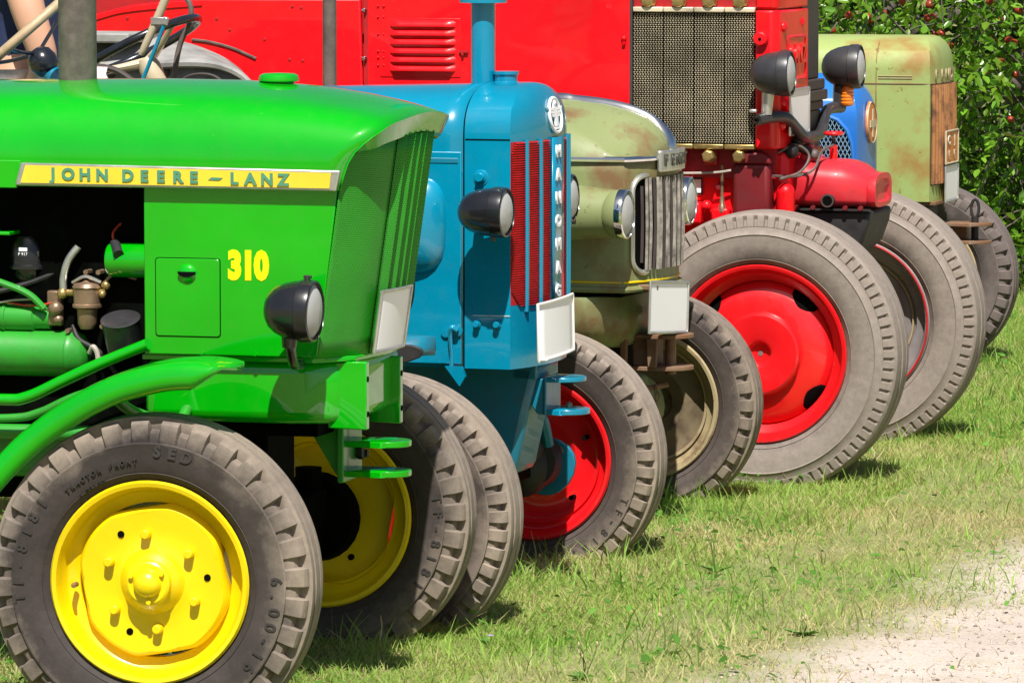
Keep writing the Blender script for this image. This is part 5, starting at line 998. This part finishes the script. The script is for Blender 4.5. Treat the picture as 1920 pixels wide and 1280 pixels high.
def grass(name, x, y, len_, wid, lean, tint, label=None):
    n = len(x); z = lump_np(x, y); az = rng.uniform(0, 2 * math.pi, n); la = lean * rng.uniform(0.35, 1.35, n); ln = len_ * rng.uniform(0.55, 1.35, n); w = wid * rng.uniform(0.7, 1.3, n)
    d = np.stack([np.cos(az), np.sin(az), np.zeros(n)], 1); fa = rng.uniform(0, 2 * math.pi, n); sd = np.stack([np.cos(fa), np.sin(fa), np.zeros(n)], 1); up = np.array([0, 0, 1.0])
    b = np.stack([x, y, z - 0.004], 1)
    p1 = b + d * (np.sin(la * 0.7) * ln * 0.5)[:, None] + up * (np.cos(la * 0.7) * ln * 0.5)[:, None]
    p2 = p1 + d * (np.sin(la * 1.3) * ln * 0.5)[:, None] + up * (np.cos(la * 1.3) * ln * 0.5)[:, None]; p2[:, 2] = np.maximum(p2[:, 2], z + 0.004)
    s = sd * w[:, None] * 0.5
    V = np.stack([b - s, b + s, p1 + s * 0.85, p1 - s * 0.85, p2 + s * 0.15, p2 - s * 0.15], 1).reshape(-1, 3)
    i = np.arange(n)[:, None] * 6; Q = np.concatenate([i + np.array([0, 1, 2, 3]), i + np.array([3, 2, 4, 5])], 1).reshape(-1, 4)
    return quickmesh(name, V, Q, np.repeat(tint, 6, 0), MAT['grass'])
MAT['grass'] = leafmat('grass_blades', 0.5, 0.55, spec=0.2); MAT['leaf'] = leafmat('apple_leaf', 0.38, 0.28, spec=0.6)
def seen(x, y, m=60):
    px = 960 + 9550 * x / y; return (px > -m) & (px < 1920 + m)
def dens(x, y):
    e = edge_np(y) - x; f = fbm(x, y, 1.0)
    p = np.clip((e + 0.34 + 0.25 * f) / 0.48, 0.0, 1) ** 1.25
    return p + 0.05 * (fbm(x, y, 2.3) > 0.3)
def kp(x, y): return seen(x, y) & (rng.uniform(0, 1, len(x)) < dens(x, y))
def tints(x, y, dry=0.0):
    n = len(x); f = fbm(x, y, 0.9) + 0.45 * rng.normal(0, 1, n) + dry; f2 = fbm(x + 7, y - 3, 2.1); e = edge_np(y) - x
    f = f + np.clip(0.7 - e, 0, 0.7) * 0.9
    g = np.array([[0.25, 0.46, 0.07]]) * (1 + 0.30 * rng.normal(0, 1, (n, 1)) * 0.8); g2 = np.array([[0.42, 0.55, 0.13]]); st = np.array([[0.70, 0.60, 0.33]])
    a = np.clip(0.5 + 0.5 * f2, 0, 1)[:, None]; c = g * (1 - a) + g2 * a; k = np.clip((f - 0.20) / 0.8, 0, 1)[:, None]; return np.clip(c * (1 - k) + st * k, 0.01, 0.8)
x, y = blades(1000000, (-1.6, 3.2), (10.2, 24.0), kp)
o = grass('grass', x, y, 0.035, 0.0029, 1.3, tints(x, y)); thing(o, 'short mown grass under and in front of the tractors', 'grass'); o['kind'] = 'stuff'
x, y = blades(60000, (-1.6, 3.2), (10.2, 24.0), lambda x, y: seen(x, y) & (rng.uniform(0, 1, len(x)) < dens(x, y) * np.clip(0.25 + fbm(x, y, 1.7), 0, 1)))
o = grass('tall_grass', x, y, 0.085, 0.0042, 0.75, tints(x, y, -0.45) * np.array([[0.9, 1.0, 0.9]])); thing(o, 'longer grass tufts left between the wheels', 'grass'); o['kind'] = 'stuff'
x, y = blades(130000, (-1.6, 3.2), (10.2, 24.0), lambda x, y: seen(x, y) & (rng.uniform(0, 1, len(x)) < np.clip(0.35 + 0.5 * fbm(x + 3, y, 1.3), 0.05, 1) * np.clip((edge_np(y) - x + 0.75) / 0.9, 0.02, 1)))
o = grass('straw', x, y, 0.07, 0.0028, 1.75, np.clip(np.array([[0.56, 0.46, 0.22]]) * (1 + 0.2 * rng.normal(0, 1, (len(x), 1))), 0.05, 0.8)); thing(o, 'dry cut straw lying over the grass and path edge', 'straw'); o['kind'] = 'stuff'
x, y = blades(150000, (-14, 16), (-2, 40), lambda x, y: ~seen(x, y) & (x < edge_np(y)) & (np.hypot(x, y - 15) < 14))
o = grass('outer_grass', x, y, 0.06, 0.007, 0.8, tints(x, y)); thing(o, 'grass of the meadow beyond the row of tractors', 'grass'); o['kind'] = 'stuff'
# broad weed leaves (plantain, clover)
def leaves(n, keep, size, name, col, label, xr=(-1.6, 3.2), yr=(10.2, 23)):
    x, y = blades(n, xr, yr, keep); n = len(x); z = lump_np(x, y) + rng.uniform(0.008, 0.045, n); az = rng.uniform(0, 2 * math.pi, n); t = rng.uniform(-0.1, 0.5, n); s = size * rng.uniform(0.5, 1.4, n)
    d = np.stack([np.cos(az) * np.cos(t), np.sin(az) * np.cos(t), np.sin(t)], 1); sd = np.stack([-np.sin(az), np.cos(az), rng.normal(0, 0.35, n)], 1); b = np.stack([x, y, z], 1)
    V = np.stack([b, b + d * s[:, None] * 0.35 + sd * s[:, None] * 0.26, b + d * s[:, None] * 0.8 + sd * s[:, None] * 0.2, b + d * s[:, None], b + d * s[:, None] * 0.8 - sd * s[:, None] * 0.2, b + d * s[:, None] * 0.35 - sd * s[:, None] * 0.26], 1)
    V[:, (1, 2, 4, 5), 2] += 0.004; V = V.reshape(-1, 3); i = np.arange(n)[:, None] * 6
    Q = np.concatenate([i + np.array([0, 1, 2, 3]), i + np.array([0, 3, 4, 5])], 1).reshape(-1, 4)
    o = quickmesh(name, V, Q, np.repeat(np.clip(np.array([col]) * (1 + 0.25 * rng.normal(0, 1, (n, 1))), 0.01, 0.7), 6, 0), MAT['grass']); thing(o, label, 'weeds'); o['kind'] = 'stuff'
leaves(16000, lambda x, y: seen(x, y) & (rng.uniform(0, 1, len(x)) < dens(x, y) * np.clip(fbm(x, y - 5, 1.6) + 0.1, 0, 1)), 0.024, 'clover', (0.13, 0.31, 0.05), 'low clover and plantain leaves among the grass')
# loose pebbles on the path
x, y = blades(5200, (0.2, 2.6), (10.6, 15.5), lambda x, y: seen(x, y) & (x > edge_np(y) - 0.05)); n = len(x); m = MB()
sv = np.array([(1, 0, 0), (-1, 0, 0), (0, 1, 0), (0, -1, 0), (0, 0, 1), (0, 0, -1)], float); sf = np.array([(0, 2, 4), (2, 1, 4), (1, 3, 4), (3, 0, 4), (2, 0, 5), (1, 2, 5), (3, 1, 5), (0, 3, 5)])
sz = rng.uniform(0.0015, 0.006, n) ; V = sv[None] * (sz[:, None, None] * rng.uniform(0.6, 1.2, (n, 1, 3))) + np.stack([x, y, lump_np(x, y) + 0.009], 1)[:, None]
F = (np.arange(n) * 6)[:, None, None] + sf[None]
o = quickmesh('pebbles', V.reshape(-1, 3), F.reshape(-1, 3), np.repeat(np.clip(np.array([[0.36, 0.31, 0.26]]) * (1 + 0.3 * rng.normal(0, 1, (n, 1))), 0.05, 0.8), 6, 0), leafmat('pebble', 0.0, 0.9), tri=True); thing(o, 'small loose pebbles on the pale path', 'pebbles'); o['kind'] = 'stuff'

# ---------------------------------------------------------------- single weeds and dry stems that stand out
MAT['stem'] = plain('green_brown_stem', (0.10, 0.13, 0.03), 0.7); MAT['drystem'] = plain('dry_straw_stem', (0.55, 0.45, 0.26), 0.7); MAT['petal'] = plain('yellow_petal', (0.85, 0.45, 0.01), 0.6); MAT['lilac'] = plain('lilac_petal', (0.45, 0.32, 0.62), 0.6); MAT['weedleaf'] = plain('weed_leaf', (0.09, 0.22, 0.03), 0.55)
def gpt(px, py):    # point on the ground seen at a pixel of the photograph
    t = math.atan(821 / 9550); d = Vector(((px - 960) / 9550, math.cos(t) + (640 - py) / 9550 * math.sin(t), -math.sin(t) + (640 - py) / 9550 * math.cos(t))); k = 1.785 / -d.z; return d.x * k, d.y * k
def weed(px, py, h, stems, label, mat='stem', flower=None, leaf=0, cat='weed', spread=0.3):
    x, y = gpt(px, py); e = bpy.data.objects.new('weed', None); COL.objects.link(e); e.location = (x, y, 0.034); thing(e, label, cat, 'single weeds in the grass'); e.empty_display_size = 0.05
    for i in range(stems):
        a = random.uniform(0, 6.28); s = spread * random.uniform(0.4, 1.2) * h; hh = h * random.uniform(0.65, 1.05); c, q = math.cos(a) * s, math.sin(a) * s
        tip = (c, q, hh)
        MB().tube([(0, 0, 0), (c * 0.25, q * 0.25, hh * 0.35), (c * 0.6 + 0.004, q * 0.6, hh * 0.7), tip], [0.0019, 0.0016, 0.0013, 0.0009], 5, k=3).build('stem', mat, e)
        if flower:
            m = MB()
            for k in range(9):
                b = 2 * math.pi * k / 9; r = 0.011; m.add([(tip[0], tip[1], tip[2]), (tip[0] + r * 0.6 * math.cos(b - 0.3), tip[1] + r * 0.6 * math.sin(b - 0.3), tip[2] + 0.003), (tip[0] + r * math.cos(b), tip[1] + r * math.sin(b), tip[2] + 0.004), (tip[0] + r * 0.6 * math.cos(b + 0.3), tip[1] + r * 0.6 * math.sin(b + 0.3), tip[2] + 0.003)], [(0, 1, 2, 3)])
            m.build('flower', flower, e)
        elif mat == 'stem' and random.random() < 0.6:
            MB().ball(tip, 0.0025, 8, 6, (1, 1, 2.2)).build('seed_head', 'drystem', e)
    for k in range(leaf):
        b = random.uniform(0, 6.28); l = random.uniform(0.035, 0.06); c, q = math.cos(b), math.sin(b)
        MB().add([(0, 0, 0.003), (c * l * 0.4 - q * l * 0.2, q * l * 0.4 + c * l * 0.2, 0.018), (c * l, q * l, 0.022), (c * l * 0.4 + q * l * 0.2, q * l * 0.4 - c * l * 0.2, 0.018)], [(0, 1, 2), (0, 2, 3)]).build('leaf', 'weedleaf', e)
weed(782, 1200, 0.035, 1, 'yellow daisy-like flower at the foot of the green tractor far front tyre', flower='petal', leaf=3)
weed(915, 1212, 0.025, 1, 'small lilac flower in the grass right of the yellow flower', flower='lilac', leaf=2)
weed(712, 1218, 0.085, 2, 'two dry stalks standing left of the yellow flower', mat='drystem', spread=0.1, cat='stalk')
weed(1342, 1075, 0.11, 3, 'tall dark weed stems in the middle of the grass', leaf=5)
weed(1098, 1278, 0.10, 5, 'branching dark weed at the bottom edge of the picture', leaf=4)
weed(1250, 1232, 0.10, 3, 'leaning dark weed stems left of the path', leaf=3, spread=0.6)
weed(1505, 1195, 0.055, 6, 'little upright weed tuft at the edge of the pale path', leaf=5)
weed(1640, 870, 0.07, 3, 'bleached straw stalks right of the big red wheel', mat='drystem', spread=0.6, cat='stalk')
weed(1545, 1065, 0.07, 4, 'kinked bleached stalks lying in the grass above the path', mat='drystem', spread=0.9, cat='stalk')
weed(1150, 1010, 0.06, 3, 'leafy weed against the blue tractor far front tyre', leaf=7)
weed(1000, 1075, 0.05, 2, 'broad leaved weed in the shade under the blue tractor', leaf=6)
weed(1470, 900, 0.09, 4, 'long grass stalks in front of the big red wheel', spread=0.3, cat='stalk')

# ================================================================ apple trees
MAT['bark'] = plain('apple_bark', (0.09, 0.075, 0.06), 0.9, var=0.5, scale=14, bmp=0.006)
def m_apple():
    m, N, L, b = nodes('shaded_apple_skin'); n = noise(N, L, 14, 3, coord='Generated'); r = ramp(N, [(0.35, (0.22, 0.010, 0.010)), (0.62, (0.36, 0.05, 0.018)), (0.8, (0.50, 0.30, 0.05))]); L.new(n.outputs['Fac'], r.inputs['Fac']); L.new(r.outputs['Color'], b.inputs['Base Color']); b.inputs['Roughness'].default_value = 0.3; return m
MAT['apple'] = m_apple()  # skin colours darkened to carry the shadow of the crown
def leaf_cloud(c0, dirs, size, tint):
    """folded pointed oval leaves: arrays of base points, directions"""
    n = len(c0); up = rng.normal(0, 1, (n, 3)); up[:, 2] += 0.9; sd = np.cross(dirs, up); sd /= np.linalg.norm(sd, axis=1)[:, None] + 1e-9; nn = np.cross(sd, dirs); s = (size * rng.uniform(0.55, 1.25, n))[:, None]
    V = np.stack([c0, c0 + dirs * s * 0.35 + sd * s * 0.27 + nn * s * 0.07, c0 + dirs * s * 0.75 + sd * s * 0.2 + nn * s * 0.05, c0 + dirs * s - nn * s * 0.06, c0 + dirs * s * 0.75 - sd * s * 0.2 + nn * s * 0.05, c0 + dirs * s * 0.35 - sd * s * 0.27 + nn * s * 0.07], 1)
    return V
def apple_tree(base, limbs, label, zones, n_single, apples):
    t = empty('apple_tree', base, 0, label, 'tree', 'apple trees beyond the row'); bx, by, _ = base
    MB().tube([(0, 0, -0.05), (0.02, 0.03, 0.5), (-0.03, 0.0, 1.0), (0.0, 0.05, 1.5)], [0.16, 0.12, 0.11, 0.09], 12).build('trunk', 'bark', t, smooth=60)
    segs = []
    for L_ in limbs:
        MB().tube(L_, [0.06, 0.04, 0.022, 0.008], 8, k=5).build('branch', 'bark', t, smooth=60); segs.append(catmull(L_, 5))
    B, D = [], []
    for (lo, hi, nt, tl) in zones:          # twigs spread through the crown, leaves along each
        tw = rng.uniform(lo, hi, (nt, 3)); dr = rng.normal(0, 1, (nt, 3)); dr[:, 2] -= 0.35; dr[:, 1] -= 0.3; dr /= np.linalg.norm(dr, axis=1)[:, None]
        for k in range(13):
            q = (k + rng.uniform(0, 1, nt)) / 13; p = tw + dr * (q * tl)[:, None]; p[:, 2] -= 0.10 * q * q; d = dr * 0.45 + rng.normal(0, 0.7, (nt, 3)); d[:, 2] -= 0.25; d /= np.linalg.norm(d, axis=1)[:, None]; B.append(p); D.append(d)
        st = MB()
        for k in range(0, nt, 2):
            a = Vector(tw[k]); b = a + Vector(dr[k]) * tl; b.z -= 0.1
            if a.z > 0.05: st.tube([a, (a + b) / 2 + Vector((0, 0, 0.02)), b], [0.005, 0.004, 0.002], 4, False)
        st.build('twigs', 'bark', t, smooth=0, kind='stuff', fix=False)
    B = np.concatenate(B); D = np.concatenate(D); ok = B[:, 2] > 0.03; B, D = B[ok], D[ok]; n = len(B)
    tint = np.clip(np.array([[0.11, 0.27, 0.024]]) * (1 + 0.35 * rng.normal(0, 1, (n, 1))) + np.array([[0.07, 0.07, 0.0]]) * rng.uniform(0, 1, (n, 1)), 0.008, 0.5)
    px = 960 + 9550 * (B[:, 0] + bx) / (B[:, 1] + by); py = -181 + (1.82 - B[:, 2]) * 9550 / (B[:, 1] + by)
    vis = np.where((px > 1500) & (px < 1925) & (py > -5) & (py < 630))[0]; single = vis[np.argsort(B[vis, 1])[:n_single]]; mask = np.ones(n, bool); mask[single] = False
    V = leaf_cloud(B, D, 0.056, tint); Vr = V[mask].reshape(-1, 3); m = mask.sum(); i = np.arange(m)[:, None] * 6
    Q = np.concatenate([i + np.array([0, 1, 2, 3]), i + np.array([0, 3, 4, 5])], 1).reshape(-1, 4)
    o = quickmesh('crown', Vr, Q, np.repeat(tint[mask], 6, 0), MAT['leaf']); o.parent = t; o['kind'] = 'stuff'
    protos = []
    for k in range(6):
        tv = tint[single[k % max(1, len(single))]] if len(single) else tint[0]
        s = 0.062; v = np.array([(0, 0, 0), (0.35 * s, 0.27 * s, 0.07 * s), (0.75 * s, 0.2 * s, 0.05 * s), (s, 0, -0.06 * s), (0.75 * s, -0.2 * s, 0.05 * s), (0.35 * s, -0.27 * s, 0.07 * s)])
        q = quickmesh('leaf', v, np.array([(0, 1, 2, 3), (0, 3, 4, 5)]), np.repeat(tv[None], 6, 0), MAT['leaf']); protos.append(q.data); bpy.data.objects.remove(q)
    for j, k in enumerate(single):
        lf = bpy.data.objects.new('leaf', protos[j % 6]); COL.objects.link(lf); lf.parent = t; lf.location = B[k]; lf.rotation_euler = Vector(D[k]).to_track_quat('X', 'Z').to_euler(); lf.scale = (random.uniform(0.6, 1.25),) * 3
    if apples:
        am = MB().lathe([(0.0, 0.024), (0.010, 0.029), (0.022, 0.026), (0.031, 0.012), (0.033, -0.003), (0.028, -0.019), (0.016, -0.029), (0.006, -0.028), (0, -0.024)], 14, ax=(0, 0, 1)).build('apple', 'apple', t, smooth=80); pm = am.data; first = am
        for k, (qx, qy, dd) in enumerate(apples):
            s_ = 9550 / dd; a = first if k == 0 else bpy.data.objects.new('apple', pm)
            if k: COL.objects.link(a); a.parent = t
            a.location = ((qx - 960) / s_ - bx, dd - by, 1.82 - (qy + 181) / s_); sc = random.uniform(0.48, 0.66); a.scale = (sc, sc, sc); a.rotation_euler = (random.uniform(-.5, .5), random.uniform(-.5, .5), random.uniform(0, 6))
    return t
AP = [(1590, 40), (1632, 50), (1625, 42), (1655, 36), (1742, 20), (1738, 45), (1748, 43), (1750, 58), (1750, 75), (1764, 74), (1690, 14), (1758, 4), (1826, 9), (1854, 14), (1872, 50), (1880, 46), (1908, 30), (1860, 87), (1868, 95), (1890, 87), (1900, 92), (1873, 114), (1877, 126), (1848, 145), (1859, 144), (1903, 150), (1781, 97), (1774, 102), (1560, 68), (1830, 210), (1895, 235), (1820, 2)]
apple_tree((2.55, 25.0, 0.03), [[(0, 0, 1.1), (-0.3, -0.5, 1.5), (-0.7, -0.9, 1.35), (-1.2, -1.2, 0.9)], [(0, 0, 1.0), (-0.4, -0.2, 1.25), (-0.8, -0.5, 1.0), (-1.0, -0.9, 0.4)], [(0, 0, 1.3), (0.5, -0.4, 1.7), (0.9, -0.8, 1.5), (1.3, -1.0, 0.8)], [(0, 0, 1.4), (0.1, 0.4, 2.0), (0.2, 0.8, 2.6), (0.2, 0.9, 3.1)], [(0, 0, 1.4), (-0.4, -0.1, 2.0), (-0.9, -0.5, 2.5), (-1.4, -0.9, 2.6)], [(0, 0, 0.9), (-0.5, -0.6, 0.9), (-0.7, -1.1, 0.6), (-0.75, -1.5, 0.2)]],
    'apple tree with red apples and branches hanging to the ground at right', [((-1.25, -1.9, 0.25), (0.5, -0.4, 1.75), 760, 0.34), ((-1.2, -1.55, 0.02), (0.6, -0.4, 0.6), 260, 0.28), ((-2.0, -1.9, 1.6), (1.6, 1.6, 3.4), 420, 0.4), ((0.4, -1.2, 0.4), (1.9, 0.8, 1.6), 170, 0.36)], 290, [(x_, y_, 23.45 + 0.5 * ((i * 37) % 10) / 10) for i, (x_, y_) in enumerate(AP)])
apple_tree((0.6, 27.2, 0.03), [[(0, 0, 1.1), (0.4, -0.5, 1.5), (0.9, -0.8, 1.5), (1.5, -1.0, 1.2)], [(0, 0, 1.2), (-0.5, -0.2, 1.8), (-0.9, -0.3, 2.2), (-1.2, -0.2, 2.3)], [(0, 0, 1.4), (0.1, 0.2, 2.0), (0.1, 0.3, 2.6), (0, 0.4, 3.0)]],
    'second apple tree, hidden behind the red tractor and the pale green one', [((-1.4, -1.4, 0.4), (2.6, 1.2, 3.2), 700, 0.4)], 0, [])
hb = empty('added_bush', (2.1, 28.2, 0), 0, 'dense bush added as a shade-dark backing, closing the view behind the apple trees', 'added_bush')
MB().tube([(0, 0, 0), (0.05, 0, 0.5), (0, 0.1, 1.2)], [0.05, 0.04, 0.02], 8).build('stem', 'bark', hb)
n = 26000; c = rng.uniform((-2.6, -0.9, 0.02), (3.2, 0.9, 3.2), (n, 3)); d = rng.normal(0, 1, (n, 3)); d /= np.linalg.norm(d, axis=1)[:, None]
tn = np.clip(np.array([[0.035, 0.085, 0.014]]) * (1 + 0.3 * rng.normal(0, 1, (n, 1))), 0.005, 0.3); V = leaf_cloud(c, d, 0.10, tn).reshape(-1, 3); i = np.arange(n)[:, None] * 6  # dark leaf colour stands for shade in the depth behind the trees
o = quickmesh('added_shade_foliage', V, np.concatenate([i + np.array([0, 1, 2, 3]), i + np.array([0, 3, 4, 5])], 1).reshape(-1, 4), np.repeat(tn, 6, 0), MAT['leaf']); o.parent = hb; o['kind'] = 'stuff'
# ================================================================ person sitting on the far mudguard of the blue tractor
a2 = R(-17); o2 = Vector((-0.123, 13.3, 0)); px_, py_ = -1.47, 0.56
wp = o2 + Matrix.Rotation(a2, 3, 'Z') @ Vector((px_, py_, 1.17))
PER = empty('person', wp, a2, 'person in a navy top, bare arm bent behind the tan steering wheel', 'person')
def skin(name, verts, edges, radii, mat, root=0, sub=2):
    me = bpy.data.meshes.new(name); me.from_pydata(verts, edges, []); ob = bpy.data.objects.new(name, me); COL.objects.link(ob)
    k = ob.modifiers.new('skin', 'SKIN'); sv = me.skin_vertices[0].data
    for v, r in zip(sv, radii): v.radius = (r, r) if not isinstance(r, tuple) else r
    sv[root].use_root = True; k.use_smooth_shade = True
    ob.modifiers.new('sub', 'SUBSURF').levels = sub; ob.modifiers['sub'].render_levels = sub
    bpy.context.view_layer.update(); m2 = bpy.data.meshes.new_from_object(ob.evaluated_get(bpy.context.evaluated_depsgraph_get())); bpy.data.objects.remove(ob)
    return put(name, m2, mat, PER, smooth=180)
# local: seat at the origin, facing +x, right side (-y) towards the camera
v = [(0, 0, 0.10), (0.01, 0, 0.25), (0.03, 0, 0.42), (0.03, 0, 0.52), (0.035, 0, 0.60), (0.05, 0, 0.70), (0.06, 0, 0.79),
     (0.05, -0.17, 0.50), (0.10, -0.215, 0.36), (0.150, -0.215, 0.225), (0.11, -0.16, 0.165), (0.06, -0.10, 0.14), (0.045, -0.08, 0.125),
     (0.04, 0.18, 0.50), (0.06, 0.24, 0.30), (0.04, 0.24, 0.14), (0.12, 0.16, 0.11), (0.17, 0.12, 0.10),
     (0.06, -0.09, 0.05), (0.42, -0.12, 0.0), (0.46, -0.12, -0.32), (0.46, -0.12, -0.38), (0.58, -0.13, -0.40),
     (0.06, 0.09, 0.05), (0.42, 0.12, 0.0), (0.46, 0.12, -0.32), (0.46, 0.12, -0.38), (0.58, 0.13, -0.40)]
e = [(0, 1), (1, 2), (2, 3), (3, 4), (4, 5), (5, 6), (3, 7), (7, 8), (8, 9), (9, 10), (10, 11), (11, 12), (3, 13), (13, 14), (14, 15), (15, 16), (16, 17), (0, 18), (18, 19), (19, 20), (20, 21), (21, 22), (0, 23), (23, 24), (24, 25), (25, 26), (26, 27)]
r = [0.13, 0.12, 0.13, 0.10, 0.05, 0.085, 0.07, 0.062, 0.052, 0.043, 0.038, 0.029, 0.03, 0.062, 0.048, 0.042, 0.03, 0.03, 0.09, 0.062, 0.045, 0.042, 0.035, 0.09, 0.062, 0.045, 0.042, 0.035]
skin('body', v, e, r, 'skin')
skin('shirt', [(0.0, 0, 0.08), (0.01, 0, 0.25), (0.03, 0, 0.42), (0.03, 0, 0.525), (0.045, -0.15, 0.51), (0.06, -0.19, 0.44), (0.035, 0.15, 0.51), (0.05, 0.21, 0.42)], [(0, 1), (1, 2), (2, 3), (3, 4), (4, 5), (3, 6), (6, 7)], [0.15, 0.138, 0.148, 0.105, 0.078, 0.072, 0.078, 0.072], 'navy')
skin('shorts', [(0, 0, 0.10), (0.06, -0.09, 0.065), (0.34, -0.115, 0.015), (0.06, 0.09, 0.065), (0.34, 0.115, 0.015)], [(0, 1), (1, 2), (0, 3), (3, 4)], [0.145, 0.103, 0.085, 0.103, 0.085], 'shorts')
# right hand lying on the thigh: palm and five fingers
for k, (dy, l) in enumerate(((-0.026, 0.060), (-0.009, 0.072), (0.008, 0.076), (0.024, 0.068))):
    b = Vector((0.055, -0.085 + dy * 0.9, 0.130)); skin('finger', [tuple(b), tuple(b + Vector((-l * 0.45, 0.02, 0.008))), tuple(b + Vector((-l * 0.8, 0.035, -0.004))), tuple(b + Vector((-l, 0.045, -0.018)))], [(0, 1), (1, 2), (2, 3)], [0.0105, 0.0098, 0.009, 0.0078], 'skin', sub=1)
skin('thumb', [(0.085, -0.13, 0.135), (0.055, -0.14, 0.142), (0.030, -0.13, 0.135)], [(0, 1), (1, 2)], [0.013, 0.011, 0.009], 'skin', sub=1)
MB().ball((0.065, 0, 0.735), 0.112, 20, 14, (0.88, 0.78, 1.12)).build('head', 'skin', PER, smooth=180)
MB().ball((0.045, 0, 0.765), 0.118, 20, 14, (0.90, 0.82, 0.98)).build('hair', 'hair', PER, smooth=180)
MB().prism([(0.155, 0.72), (0.185, 0.705), (0.160, 0.695), (0.150, 0.70)], -0.012, 0.012).build('nose', 'skin', PER, bevel=0.004)
for s in (-1, 1): MB().ball((0.150, 0.034 * s, 0.742), 0.012, 10, 8).build('eye', 'plate', PER); MB().ball((0.06, 0.088 * s, 0.725), 0.026, 10, 8, (0.7, 0.35, 1.1)).build('ear', 'skin', PER)
MB().ball((0.150, 0, 0.668), 0.022, 10, 8, (0.4, 1, 0.3)).build('mouth', 'redd', PER)
